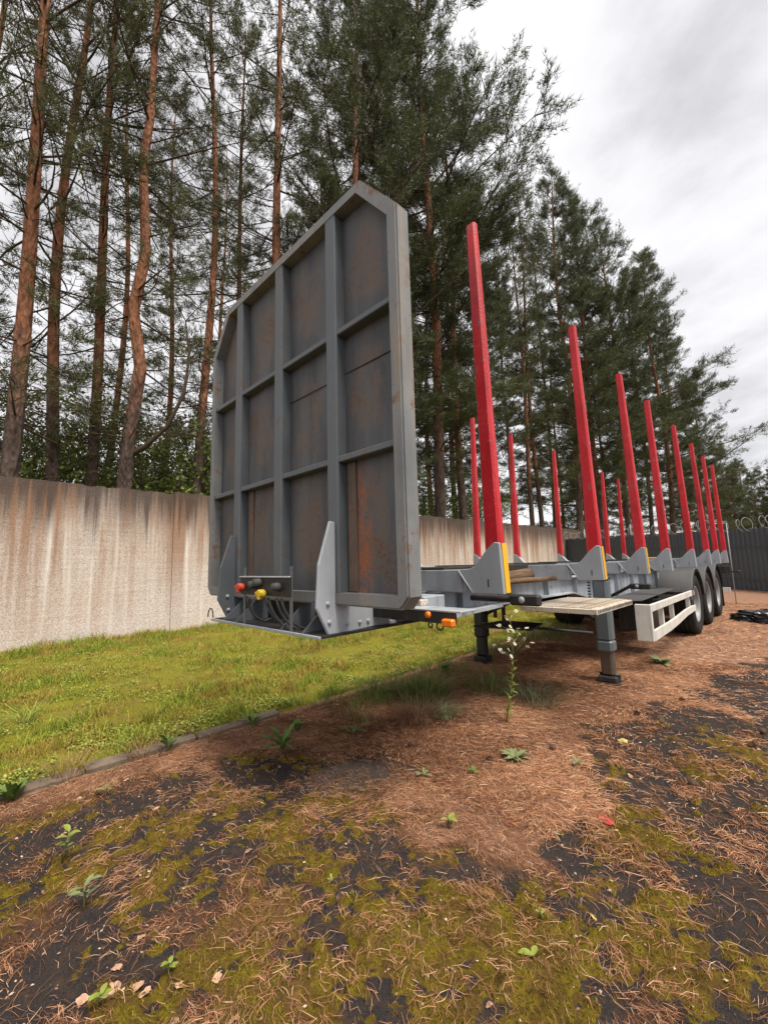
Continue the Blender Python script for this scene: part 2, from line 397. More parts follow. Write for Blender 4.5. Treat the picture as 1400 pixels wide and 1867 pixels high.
# --- corrugated steel fence closing the yard
M_fence = paint('dark_grey_steel_sheet', (.062, .078, .104), .42, .15, .12, 0, dirtcol=(.05, .05, .05), spec=.5)
M_post = paint('galvanised_pipe', (.30, .31, .32), .5, .15, .3, .1)
P1 = Vector((-11.25, 28.9, 0)); P2 = Vector((-.8, 19.0, 0)); fd = (P2 - P1); flen = fd.length; fang = math.atan2(fd.y, fd.x)
fence = empty('steel_fence', tuple(P1), fang); tag(fence, 'dark grey corrugated steel sheet fence at the end of the yard', 'fence')
def fbase(t): return .62 - .50 * min(1.25, t / flen)
sw = 1.15; t = 0; k = 0
def sheet_mesh():
    b = MB(); prof = []; x = 0
    while x < sw - .01:
        prof += [(x, 0), (x + .055, 0), (x + .085, .035), (x + .14, .035), (x + .170, 0)]; x += .1917
    prof.append((sw, 0))
    V = []; F = []
    for (px_, py_) in prof: V += [(px_, -py_, -.25), (px_, -py_, 2.20)]
    for j in range(len(prof) - 1): F.append((2 * j, 2 * j + 2, 2 * j + 3, 2 * j + 1))
    n = len(V); V += [(a, bb + .004, c_) for a, bb, c_ in V]; F += [tuple(q + n for q in f[::-1]) for f in F[:len(prof) - 1]]
    b.add(V, F); return b.mesh('sheet')
SM = sheet_mesh(); SM.materials.append(M_fence)
while t < flen + 13:
    o = bpy.data.objects.new('sheet', SM); COL.objects.link(o); o.parent = fence; o.location = (t, -.003 * (k % 2), fbase(t + .55)); k += 1
    if k % 2 == 0:
        b = MB(); b.box(t, t + .06, .05, .11, fbase(t) - .3, fbase(t) + 2.12, .006); b.build('post', M_fence, fence, True)
    t += sw - .012
for zz in (.42, 1.55):
    b = MB()
    L2 = flen + 13; z0 = fbase(0) + zz; z1 = fbase(L2) + zz
    n_ = 12
    for q in range(n_):
        ta, tb = L2 * q / n_, L2 * (q + 1) / n_; za, zb = fbase(ta) + zz, fbase(tb) + zz
        V = [(ta, y_, za + h_) for y_ in (-.062, -.037) for h_ in (0, .045)] + [(tb, y_, zb + h_) for y_ in (-.062, -.037) for h_ in (0, .045)]
        F = [(0, 1, 5, 4), (2, 6, 7, 3), (1, 3, 7, 5), (0, 4, 6, 2)] + ([(0, 2, 3, 1)] if q == 0 else []) + ([(4, 5, 7, 6)] if q == n_ - 1 else [])
        b.add(V, F)
    b.build('rail', M_fence, fence, True)
# razor wire coil on brackets
M_wire = paint('galvanised_wire', (.48, .50, .50), .4, .1, .2, 0)
coil = empty('razor_wire', tuple(P1), fang); tag(coil, 'loops of galvanised razor wire along the top of the dark fence', 'razor wire')
pts = []; turns = 46; steps = 15
for q in range(turns * steps):
    a = 2 * math.pi * q / steps; tt = (flen + 6) * q / (turns * steps); r = .23 + .05 * math.sin(q * .37) + .03 * math.sin(q * .11)
    pts.append((tt + r * .9 * math.sin(a * .5) * .6, r * math.cos(a), fbase(tt) + 2.20 + .17 + r * math.sin(a)))
b = MB().tube(pts, .0052, 4); o = b.build('coil', M_wire, None); o.parent = coil
for q in range(4):
    tt = 2.5 + q * 4.6; b = MB().tube([(tt, .09, fbase(tt) + 1.2), (tt, .09, fbase(tt) + 2.75)], .022, 8); o = b.build('bracket_pole', M_post, None); o.parent = coil

# ================================================================== TIMBER TRAILER
TX = -2.58                                            # centre line
trailer = empty('timber_trailer', (TX, 1.4, 0)); tag(trailer, 'grey timber semi trailer with tall rusty headboard and two rows of red stakes', 'trailer')
M_frame = paint('headboard_grey_paint', (.098, .110, .122), .5, .2, .5, .42, rustcol=(.20, .085, .035), dirtcol=(.13, .115, .10))
M_light = paint('light_grey_paint', (.36, .385, .42), .45, .14, .4, .2, dirtcol=(.17, .14, .12))
M_bunk = paint('bunk_grey_paint', (.31, .335, .365), .45, .14, .35, .14, dirtcol=(.14, .11, .09))
M_rail = paint('chassis_grey_paint', (.32, .355, .40), .5, .18, .6, .3, dirtcol=(.11, .09, .075))
M_black = paint('black_steel', (.020, .019, .019), .55, .25, .4, .18, rustcol=(.09, .045, .025))
M_rubber = paint('black_rubber', (.018, .018, .018), .8, .2, .5, 0, dirtcol=(.06, .05, .04), spec=.25)
M_white = paint('dirty_white_paint', (.62, .60, .55), .5, .10, .55, .10, dirtcol=(.28, .22, .15), rustcol=(.30, .17, .08), scale=2)
M_tread = paint('worn_tread_plate', (.58, .53, .46), .6, .15, .7, .75, rustcol=(.42, .28, .14), dirtcol=(.33, .24, .15), scale=3)
M_yel = paint('yellow_reflective_tape', (.82, .42, .015), .4, .1, .2, .05)
M_amber = paint('amber_lens', (.85, .20, .012), .25, .1, .1, 0, spec=.6)
M_fender = paint('mudguard_grey', (.066, .066, .068), .62, .25, .6, .12, spec=.25, dirtcol=(.06, .05, .045))
M_rim = paint('rim_silver', (.24, .245, .25), .4, .1, .5, .15, dirtcol=(.14, .11, .09))
M_rusttube = paint('rusty_inner_leg', (.075, .055, .042), .6, .3, .6, .5, rustcol=(.12, .06, .03))
M_redcap = paint('red_plastic', (.52, .05, .02), .5, .2, .5, 0, scale=6)
M_yelcap = paint('yellow_plastic', (.55, .37, .02), .5, .2, .5, 0, scale=6)
M_hose = paint('black_hose', (.035, .035, .037), .5, .2, .3, 0)
# red stake paint: scuffed, a little chalky
m = Mat('red_stake_paint')
n1 = m.noise(3, 5, .6); n2 = m.noise(60, 4, .7); n3 = m.noise(16, 5, .7, vec=m.co((1, 1, .25)))
c = m.mix(m.ramp(n1, [(.3, 0.0), (.7, 1.0)]), (.46, .010, .017), (.62, .022, .032))
c = m.mix(m.math('MULTIPLY', m.ramp(n2, [(.60, 0.0), (.72, 1.0)]), .45), c, (.20, .006, .010))
c = m.mix(m.math('MULTIPLY', m.ramp(n3, [(.58, 0.0), (.74, 1.0)]), .35), c, (.66, .16, .15))
ch = m.math('ADD', m.math('MULTIPLY', m.noise(26, 5, .8), .7), m.math('MULTIPLY', n1, .3))
c = m.mix(m.ramp(ch, [(.575, 0.0), (.605, 1.0)]), c, m.mix(n2, (.10, .045, .035), (.25, .22, .21)))
c = m.mix(m.math('MULTIPLY', m.ramp(m.noise(6, 5, .7, vec=m.co((1, 1, .12))), [(.52, 0.0), (.68, 1.0)]), .5), c, (.17, .012, .014))
m.bump(m.math('ADD', m.math('ADD', n2, n1), ch), .5, .006)
M_red = m.done(c, m.ramp(n3, [(.3, .36), (.7, .6)]), 0, .38)
# bare rusty plates of the headboard
m = Mat('rusty_plate')
S = m.sep(); w1 = m.noise(1.7, 5, .6); w2 = m.noise(38, 5, .78); w3 = m.noise(5, 5, .65, vec=m.co((1, 1, .18))); w4 = m.noise(110, 2, .6)
c = m.mix(m.ramp(w3, [(.32, 0.0), (.68, 1.0)]), (.048, .052, .058), (.110, .112, .118))
G = m.sep(m.tc.outputs['Generated']); ctr_ = m.math('MULTIPLY', m.step(m.math('ABSOLUTE', m.math('SUBTRACT', G[0], .45)), .48, .12), m.step(m.math('ABSOLUTE', m.math('SUBTRACT', G[2], .5)), .52, .2))
w5 = m.noise(9, 7, .82, vec=m.co((1, 1, .62)))
blot = m.math('ADD', m.math('MULTIPLY', m.math('ADD', m.math('MULTIPLY', w1, .3), m.math('MULTIPLY', w5, .7)), 1.0), m.math('MULTIPLY', m.math('SUBTRACT', ctr_, .5), .20))
c = m.mix(m.math('MULTIPLY', m.ramp(blot, [(.49, 0.0), (.62, 1.0)]), .7), c, m.mix(w2, (.080, .058, .046), (.195, .130, .090)))
c = m.mix(m.math('MULTIPLY', m.ramp(m.math('ADD', m.math('MULTIPLY', w1, .45), m.math('MULTIPLY', w2, .55)), [(.525, 0.0), (.585, 1.0)]), .9), c, m.mix(w4, (.040, .022, .015), (.17, .078, .038)))
c = m.mix(m.math('MULTIPLY', m.ramp(w3, [(.62, 0.0), (.75, 1.0)]), .4), c, (.055, .050, .050))
# one run of red rust down the lowest plate (own shape, wavers with noise)
xx = m.math('ADD', S[0], m.math('MULTIPLY', m.math('SUBTRACT', w3, .5), .10))
run = m.math('MULTIPLY', m.step(m.math('ABSOLUTE', m.math('SUBTRACT', xx, .775)), .13, .02), m.math('MULTIPLY', m.step(S[2], 2.12, 1.85), m.step(m.math('ADD', m.math('MULTIPLY', w2, .5), m.math('MULTIPLY', w5, .5)), .43, .56)))
c = m.mix(m.math('MULTIPLY', run, .9), c, m.mix(w4, (.18, .036, .010), (.42, .15, .05)))
m.bump(m.math('ADD', w2, m.math('MULTIPLY', w1, 2)), .3, .006)
M_plate = m.done(c, .62, 0, .4)
M_rust = paint('rusted_steel', (.125, .088, .068), .8, .35, .6, .55, rustcol=(.19, .075, .03), scale=1.6)

M_edge = paint('worn_edge_paint', (.175, .182, .186), .55, .22, .7, .50, rustcol=(.25, .13, .06), dirtcol=(.30, .23, .16))
# ---- headboard ------------------------------------------------------------
XL, XR = -3.785, -1.385; YF, YB = 1.56, 1.67
ZB, ZT, ZS = 1.217, 3.815, 3.45
outer = [(XR - .055, ZB), (XR, ZB + .065), (XR, ZS), (XR - .30, ZT), (XL + .30, ZT), (XL, ZS), (XL, ZB + .065), (XL + .055, ZB)]
fwid = .072
inner = [(XR - fwid - .001, ZB + fwid), (XR - fwid, ZB + fwid + .001), (XR - fwid, ZS - .032), (XR - .33, ZT - fwid), (XL + .33, ZT - fwid), (XL + fwid, ZS - .032), (XL + fwid, ZB + fwid + .001), (XL + fwid + .001, ZB + fwid)]
bm = bmesh.new(); n = len(outer); rings = []
for poly, yy in ((outer, YF), (outer, YB), (inner, YB), (inner, YF)):
    rings.append([bm.verts.new((x - TX, yy - 1.4, z)) for x, z in poly])
for a in range(4):
    A, B = rings[a], rings[(a + 1) % 4]
    for i in range(n): bm.faces.new((A[i], A[(i + 1) % n], B[(i + 1) % n], B[i]))
bmesh.ops.recalc_face_normals(bm, faces=bm.faces)
bmesh.ops.bevel(bm, geom=[e for e in bm.edges if abs(e.verts[0].co.y - e.verts[1].co.y) < 1e-4 and e.calc_length() > .02 and (abs(e.verts[0].co.x) > 1.19 or abs(e.verts[0].co.z - ZT) < .01 or e.verts[0].co.z < ZB + .01)], offset=.010, segments=2, affect='EDGES')
me = bpy.data.meshes.new('headboard'); bm.to_mesh(me); bm.free(); me.materials.append(M_edge)
hb = bpy.data.objects.new('headboard', me); COL.objects.link(hb); hb.parent = trailer
UPX = (-1.982, -2.617, -3.252); UW = .052
for ux in UPX:
    MB().box(ux - UW, ux + UW, YF + .003, 1.655, ZB + .066, ZT - .066, .008).build('upright', M_frame, hb)
edges = [XL + fwid] + [q for ux in sorted(UPX) for q in (ux - UW, ux + UW)] + [XR - fwid]
bays = [(edges[2 * i], edges[2 * i + 1]) for i in range(4)]
BARS = (2.110, 2.935)
for (a, b_) in bays:
    for zb in BARS:
        MB().box(a - .004, b_ + .004, YF + .012, 1.655, zb - .038, zb, .005).build('crossbar', M_frame, hb)
rows = [(ZB + fwid - .01, BARS[0] - .038), (BARS[0], BARS[1] - .038), (BARS[1], ZT - fwid + .01)]
for bi, (a, b_) in enumerate(bays):
    for ri, (z0, z1) in enumerate(rows):
        a0, b0 = a - .006, b_ + .006; y0, y1 = 1.638, 1.647
        if ri == 2 and bi in (0, 3):
            # corner plate follows the cut corner
            if bi == 3: poly = [(a0, z0), (b0, z0), (b0, ZS - .02), (XR - .325, z1), (a0, z1)]
            else: poly = [(a0, z0), (b0, z0), (b0, z1), (XL + .325, z1), (a0, ZS - .02)]
            MB().prism(poly, 1, y0, y1).build('panel', M_plate, hb)
        else:
            bow = random.uniform(-.006, .010); bb = MB(); nn = 5; V = []; F = []
            for s_ in range(nn):
                for r_ in range(nn):
                    u, w = r_ / (nn - 1), s_ / (nn - 1)
                    V.append((a0 + (b0 - a0) * u, y0 + bow * math.sin(math.pi * u) * math.sin(math.pi * w), z0 + (z1 - z0) * w))
            for s_ in range(nn - 1):
                for r_ in range(nn - 1): F.append((s_ * nn + r_, s_ * nn + r_ + 1, (s_ + 1) * nn + r_ + 1, (s_ + 1) * nn + r_))
            q = len(V); V2 = [(x, YB - .015, z) for x, _, z in V]; 
            bb.add(V, F, True); bb.add(V2, [f[::-1] for f in F], True)
            bb.build('panel', M_plate, hb)
        if ri == 1 and bi > 1:
            zz = 2.66 + random.uniform(-.012, .012)
            MB().box(a0 + .004, b0 - .004, 1.632, 1.640, zz, zz + .004, .001).build('weld_seam', M_plate, hb)
# short angle strips on the lowest plates, rusty
for xs_, mt in ((-1.868, M_rust), (-3.115, M_rust)):
    MB().box(xs_ - .045, xs_ + .03, 1.625, 1.645, ZB + .075, 2.07, .004).build('stiffener', mt, hb)
MB().box(-2.060, -2.040, 1.585, 1.63, 1.50, 2.07, .003).build('stiffener', M_rust, hb)
# bracket plates (gussets) at the foot of two uprights
for gx_, mt in ((-1.965, M_light), (-3.262, M_frame)):  # far gusset: its shade is put into the colour by darker paint
    poly = [(1.53, 1.715), (1.445, 1.455), (1.43, 1.208), (1.515, 1.048), (2.02, 1.066), (2.02, 1.150), (1.72, 1.205), (1.60, 1.30), (1.60, 1.700)]
    bb = MB(); bb.prism(poly, 0, gx_ - .022, gx_ + .0); g = bb.build('gusset', mt, hb)
    bm = bmesh.new(); bm.from_mesh(g.data); bmesh.ops.bevel(bm, geom=list(bm.edges), offset=.004, segments=1, affect='EDGES'); bm.to_mesh(g.data); bm.free()
    for (yy, zz) in ((1.505, 1.23), (1.515, 1.125), (1.65, 1.105), (1.75, 1.10), (1.82, 1.10)):
        b = MB().lathe([(0, .001), (.012, .001), (.012, .012), (0, .014)][::1], (gx_ - .001, yy, zz), 0, 6); b.build('bolt', M_light, g)
# lashing ring on the top edge
pts = [(-2.635 + .035 * math.cos(a), 1.60, ZT + .035 + .035 * math.sin(a)) for a in np.linspace(0, 2 * math.pi, 17)]
MB().tube(pts, .009, 8).build('lashing_ring', M_rust, hb)

# ---- front plate, ribs, coupling panel
b = MB(); b.prism([(-3.36, 1.43), (-1.93, 1.43), (-1.93, 2.9), (-3.36, 2.9)], 2, 1.044, 1.058)
fp = b.build('coupling_plate', M_black, trailer)
b = MB(); b.box(-3.36, -1.925, 1.418, 1.429, 1.042, 1.060, .003); b.build('edge_strip', M_bunk, fp)
for rx in (-3.18, -2.98, -2.36, -2.12):
    MB().prism([(1.435, 1.059), (1.70, 1.059), (1.70, 1.20), (1.60, 1.20)], 0, rx - .005, rx + .005).build('rib', M_frame, fp)
MB().box(-3.24, -1.99, 1.74, 1.76, 1.06, 1.215, .003).build('bulkhead', M_black, fp)
b = MB().box(-2.86, -2.22, 1.415, 1.425, 1.265, 1.385, .003); cp = b.build('coupling_panel', M_black, trailer)
MB().box(-2.86, -2.215, 1.405, 1.42, 1.382, 1.392, .002).build('lip', M_light, cp)
for sx in (-2.82, -2.225): MB().box(sx - .015, sx + .015, 1.425, 1.432, 1.06, 1.45, .002).build('strap', M_frame, cp)
def coupling(x, z, mt, big):
    b = MB(); b.lathe([(-.035, .018), (-.03, .034 * big), (0, .036 * big), (.012, .024), (.012, .0)], (x, 1.39, z), 1, 14)
    o = b.build('air_coupling', mt, cp)
    b = MB(); b.box(x - .042, x + .036, 1.355, 1.369, z - .010, z + .016, .005); b.box(x - .015, x + .02, 1.354, 1.371, z - .036, z + .026, .005); b.build('cover', mt, o)
    return o
coupling(-2.79, 1.315, M_redcap, .85); coupling(-2.50, 1.278, M_yelcap, .85)
for x_, z_ in ((-2.64, 1.335), (-2.34, 1.325), (-2.575, 1.35)):
    MB().lathe([(-.03, .0), (-.03, .024), (0, .028), (.02, .028)], (x_, 1.395, z_), 1, 14).build('electric_socket', M_fender, cp)
for (xa, xb, dr) in ((-2.79, -2.72, .05), (-2.50, -2.32, .10), (-2.56, -2.26, .11), (-2.40, -2.24, .09), (-2.34, -2.20, .07)):
    pts = []
    for k in range(9):
        u = k / 8; pts.append((xa + (xb - xa) * u, 1.43 + .20 * u * u, 1.25 - (.25 + dr) * math.sin(u * math.pi * .55) * .62 + (.0 if u < .8 else .02)))
    MB().tube(pts, .009, 6).build('air_hose', M_hose, cp)
# small wire loop standing by the plate
pts = [(-3.44 + .05 * math.cos(a), 1.45, 1.06 + .07 * math.sin(a)) for a in np.linspace(0, math.pi, 11)]
MB().tube(pts, .005, 5).build('wire_loop', M_black, trailer)

# ---- chassis rails (gooseneck, deeper to the rear)
for sx, rx in ((1, -2.05), (-1, -3.11)):
    web = [(1.75, 1.075), (5.2, 1.055), (6.6, .80), (14.3, .80), (14.3, 1.223), (1.75, 1.223)]
    ch = MB().prism(web, 0, rx - .007, rx + .007).build('chassis_rail', M_rail, trailer)
    MB().box(rx - .075, rx + .075, 1.75, 14.35, 1.223, 1.238, .003).build('top_flange', M_rail, ch)
    b = MB()
    for (ya, za), (yb, zb) in zip(web[:3], web[1:4]):
        V = [(rx + s * .075, yy, zz + h) for yy, zz in ((ya, za), (yb, zb)) for s in (-1, 1) for h in (-.016, 0)]
        b.add(V, [(0, 1, 3, 2), (4, 6, 7, 5), (0, 4, 5, 1), (2, 3, 7, 6), (0, 2, 6, 4), (1, 5, 7, 3)])
    b.build('bottom_flange', M_light, ch)
    for yy in np.arange(2.9, 14, .82):
        zl = 1.06 if yy < 5.2 else (.81 if yy > 6.6 else 1.055 - (yy - 5.2) / 1.4 * .25)
        MB().box(rx + sx * .009, rx + sx * .062, yy, yy + .008, zl + .004, 1.221, .001).build('web_stiffener', M_rail, ch)
for yy in (2.6, 3.6, 4.8, 6.1, 7.6, 8.6, 9.8, 11.1, 12.4, 13.6):
    MB().box(-3.10, -2.06, yy, yy + .08, 1.10, 1.20, .004).build('crossmember', M_black, trailer)
MB().box(-3.10, -2.06, 3.0, 14.2, 1.080, 1.092, .002).build('shade_plate', M_black, trailer)  # added plate between the rails, there to shade the ground below
b = MB(); b.box(-3.80, -1.36, 14.36, 14.44, .95, 1.15, .006); rb = b.build('rear_beam', M_black, trailer)
MB().box(-3.75, -1.40, 14.38, 14.45, .45, .58, .006).build('underrun_bar', M_white, trailer)
for q in (-3.2, -2.0): MB().box(q, q + .06, 14.39, 14.43, .58, .95, .004).build('strut', M_black, rb)
MB().box(-1.35, -1.20, 14.40, 14.44, .98, 1.02, .004).build('lamp_arm', M_black, rb)
MB().lathe([(-.03, 0), (-.03, .035), (.03, .04), (.03, 0)], (-1.19, 14.42, 1.0), 1, 10).build('outline_lamp', M_black, rb)
# thin upright rod at the tail
MB().tube([(-1.33, 14.5, .1), (-1.325, 14.5, 2.3)], .012, 6).build('rod', M_post, rb)

# ---- bunks with stakes -----------------------------------------------------
BY = (2.40, 4.29, 5.92, 7.28, 9.28, 11.10, 12.54, 14.02)
def bunk(i, yf):
    d = .085; zo = random.uniform(-.004, .004)
    b = MB(); b.box(-1.66, -3.50, yf + .006, yf + d - .004, 1.242 + zo, 1.398 + zo, .006)
    bk = b.build('bunk', M_bunk, trailer)
    for sd in (1, -1):
        def fx(x): return x if sd > 0 else 2 * TX - x
        # end bracket: low inner end, rising to the stake socket
        poly = [(-1.335, 1.240), (-1.348, 1.566), (-1.385, 1.572), (-1.455, 1.515), (-1.540, 1.420), (-1.580, 1.404), (-1.672, 1.400), (-1.560, 1.240)]
        br = MB().prism([(fx(x), z + zo) for x, z in poly], 1, yf - .002, yf + d).build('end_bracket', M_bunk, bk)
        bm = bmesh.new(); bm.from_mesh(br.data); bmesh.ops.bevel(bm, geom=list(bm.edges), offset=.005, segments=1, affect='EDGES'); bm.to_mesh(br.data); bm.free()
        # weld bead along the slanting joint
        MB().tube([(fx(-1.672), yf - .004, 1.398 + zo), (fx(-1.562), yf - .004, 1.244 + zo)], .006, 5).build('weld_bead', M_light, bk)
        # slot in the bracket
        MB().box(fx(-1.445), fx(-1.437), yf - .0045, yf - .0025, 1.285 + zo, 1.335 + zo, .0005).build('slot', M_black, bk)
        # tapering box stake, bent slightly inwards
        lean = random.uniform(-.012, .012); zt = 3.875 + random.uniform(-.02, .03); leany = random.uniform(-.012, .012)
        V = []; F = []
        secs = [(1.40, -1.345, -1.462, 0), (1.60, -1.347, -1.460, 0), (2.62, -1.372 + lean * .4, -1.468 + lean * .4, .003), (3.0, -1.381 + lean * .55, -1.471 + lean * .55, .004), (zt, -1.403 + lean, -1.478 + lean, .010)]
        for (z, xo, xi, tp) in secs:
            c_ = .014; y0, y1 = yf + .004 + tp + leany * (z - 1.4) / 2.5, yf + d - .008 - tp + leany * (z - 1.4) / 2.5
            ring = [(xi + c_, y0), (xo - c_, y0), (xo, y0 + c_), (xo, y1 - c_), (xo - c_, y1), (xi + c_, y1), (xi, y1 - c_), (xi, y0 + c_)]
            V += [(fx(x), y_, z) for x, y_ in ring]
        for s_ in range(len(secs) - 1):
            for q in range(8): F.append((s_ * 8 + q, s_ * 8 + (q + 1) % 8, (s_ + 1) * 8 + (q + 1) % 8, (s_ + 1) * 8 + q))
        F += [tuple(range(8)), tuple((len(secs) - 1) * 8 + q for q in range(8))]
        MB().add(V, F).build('stake', M_red, bk)
        if sd > 0 and i < 3:
            x0 = -1.334
            V = [(x0 + .0015, yf + .022, 1.248), (x0 + .0015, yf + d - .006, 1.248), (x0 - .0125 + .0015, yf + d - .006, 1.562), (x0 - .0125 + .0015, yf + .022, 1.562)]
            V += [(x + .002, y_, z) for x, y_, z in V]
            MB().add(V, [(0, 1, 2, 3), (7, 6, 5, 4), (0, 4, 5, 1), (1, 5, 6, 2), (2, 6, 7, 3), (3, 7, 4, 0)]).build('reflective_strip', M_yel, bk)
    return bk
for i, yf in enumerate(BY):
    bk = bunk(i, yf)
    MB().box(-3.35, -1.80, yf + .01, yf + .075, 1.400, 1.412, .003).build('wear_strip', M_black, bk)
    for rx in (-2.05, -3.11): MB().box(rx - .09, rx + .09, yf - .03, yf + .12, 1.2385, 1.2412, .0005).build('shim', M_light, bk)

# ---- bar with marker lamp behind the headboard
b = MB().box(-1.975, -1.335, 1.865, 1.885, 1.118, 1.178, .003); lb = b.build('lamp_bar', M_black, trailer)
MB().box(-1.975, -1.30, 1.865, 2.02, 1.180, 1.190, .002).build('cover_plate', M_light, lb)
MB().box(-1.40, -1.325, 1.825, 1.864, 1.108, 1.150, .008).build('side_marker', M_amber, lb)
MB().lathe([(-.012, 0), (-.012, .017), (.002, .020)], (-1.515, 1.864, 1.160), 1, 14).build('round_reflector', M_amber, lb)
for hx, hr in ((-1.435, .022), (-1.50, .014)):
    pts = [(hx + hr * math.cos(a), 1.862, 1.118 + hr * math.sin(a) - .012) for a in np.linspace(0, 2 * math.pi, 13)]
    MB().tube(pts, .005, 5).build('hook', M_black, lb)
# outer light strip that runs back under the bunk
b = MB(); V = [(-1.62, 2.0, 1.10), (-1.62, 2.0, 1.125), (-1.97, 3.4, 1.045), (-1.97, 3.4, 1.07)]; V += [(x + .06, y_, z) for x, y_, z in V]
b.add(V, [(0, 2, 3, 1), (4, 5, 7, 6), (0, 1, 5, 4), (2, 6, 7, 3), (1, 3, 7, 5), (0, 4, 6, 2)]); b.build('side_strip', M_light, trailer)
MB().box(-1.98, -1.72, 2.08, 2.30, 1.095, 1.235, .006).build('bunk_foot', M_rail, trailer)
MB().box(-1.90, -1.66, 1.98, 2.05, 1.19, 1.225, .004).build('hook_plate', M_tread, trailer)

# ---- load binder levers
def lever(p0, p1, p2):
    b = MB().tube([p0, p1, p2], .021, 8); o = b.build('binder_lever', M_black, trailer)
    d = (Vector(p2) - Vector(p1)).normalized(); a = Vector(p1) + d * .02
    b = MB().box(a.x - .03, p2[0] + .02, p1[1] - .03, p1[1] + .03, p1[2] - .038, p1[2] + .034, .012); b.build('binder_head', M_black, o)
    c_ = Vector(p1) + d * .08
    MB().lathe([(-.006, 0), (-.006, .018), (.0, .022)], (c_.x, p1[1] - .031, p1[2]), 1, 10).build('pin', M_light, o)
lever((-1.72, 2.62, 1.190), (-1.40, 2.62, 1.192), (-1.225, 2.62, 1.188))
lever((-1.93, 6.2, .90), (-1.62, 6.2, 1.075), (-1.41, 6.2, 1.080))

# ---- tread plate platform
b = MB(); b.box(-2.02, -1.315, 3.93, 5.02, .995, 1.003, .002)
tp = b.build('tread_platform', M_tread, trailer)
MB().box(-1.315, -1.308, 3.93, 5.02, .955, 1.002, .002).build('edge_flange', M_tread, tp)
MB().box(-2.02, -1.309, 3.922, 3.929, .958, 1.002, .002).build('edge_flange', M_tread, tp)
slotm = MB().box(-.0015, .0015, -.009, .009, -.013, .013, .0004).mesh('slot'); slotm.materials.append(M_black)
for q in range(26):
    o = bpy.data.objects.new('slot', slotm); COL.objects.link(o); o.parent = tp; o.location = (-1.3065 - TX, 3.97 + q * .0405 - 1.4, .980)
ribm = MB().box(-.30, .30, -.008, .008, 0, .010, .003).mesh('tread_rib'); ribm.materials.append(M_tread)
for q in range(13):
    o = bpy.data.objects.new('tread_rib', ribm); COL.objects.link(o); o.parent = tp; o.location = (-1.665 - TX, 3.99 + q * .081 - 1.4, 1.003)
for yy in (4.05, 4.9): MB().box(-2.02, -1.36, yy, yy + .05, .94, .994, .004).build('support', M_black, tp)

# ---- landing legs
def landing_leg(x, dark):
    g = float(gz1(x, 5.33)); mt = M_black if dark else M_frame2
    b = MB().box(x - .082, x + .082, 5.25, 5.41, .50, 1.20, .025); o = b.build('landing_leg', mt, trailer)
    MB().box(x - .088, x + .088, 5.244, 5.416, .375, .515, .027).build('collar', mt, o)
    MB().box(x - .066, x + .066, 5.266, 5.394, g + .09, .40, .02).build('inner_tube', M_black if dark else M_rusttube, o)
    f = MB(); f.box(x - .12, x + .12, 5.21, 5.45, g - .012, g + .018, .006); f.box(x - .10, x + .10, 5.24, 5.42, g + .016, g + .085, .012)
    f.build('foot', M_black, o)
    MB().tube([(x - .10, 5.33, g + .095), (x + .12, 5.33, g + .095)], .016, 8).build('foot_pin', M_black, o)
    for q in range(9): MB().box(x - .125, x - .092, 5.235, 5.243, .92 + q * .034, .938 + q * .034, .002).build('rung', M_black, o)
    MB().box(x - .13, x + .088, 5.244, 5.41, 1.20, 1.222, .004).build('cap', M_black, o)
M_frame2 = paint('leg_blue_grey_paint', (.105, .130, .148), .42, .14, .35, .08)
landing_leg(-1.70, False); landing_leg(-3.36, True)
MB().tube([(-3.27, 5.2, .59), (-1.79, 5.2, .59)], .018, 8).build('cross_shaft', M_black, trailer)
MB().tube([(-3.28, 5.35, .70), (-2.70, 5.9, 1.05)], .022, 6).build('brace', M_black, trailer)
MB().tube([(-1.78, 5.35, .70), (-2.4, 5.9, 1.02)], .022, 6).build('brace', M_black, trailer)
# spare wheel carrier, tanks and boxes in the dark under the frame
b = MB().lathe([(-.10, 0), (-.10, .36), (-.05, .42), (.05, .42), (.10, .36), (.10, 0)], (-2.75, 6.3, .80), 2, 20); b.build('spare_tyre', M_rubber, trailer)
b = MB().lathe([(-.45, 0), (-.45, .10), (-.40, .14), (.40, .14), (.45, .10), (.45, 0)], (-2.2, 7.3, .64), 0, 16); b.build('air_tank', M_black, trailer)
b = MB().lathe([(-.45, 0), (-.45, .10), (-.40, .14), (.40, .14), (.45, .10), (.45, 0)], (-2.9, 7.7, .64), 0, 16); b.build('air_tank', M_black, trailer)
MB().box(-2.0, -1.55, 6.9, 7.5, .40, .78, .01).build('storage_box', M_black, trailer)
for (x_, y_) in ((-2.5, 4.4), (-2.9, 4.9)): MB().box(x_, x_ + .04, y_, y_ + .03, .72, 1.10, .004).build('hanger', M_black, trailer)
b = MB(); b.prism([(-2.75, 4.2), (-2.1, 4.3), (-2.2, 4.8), (-2.7, 4.75)], 2, .70, .72); b.build('carrier_plate', M_black, trailer)

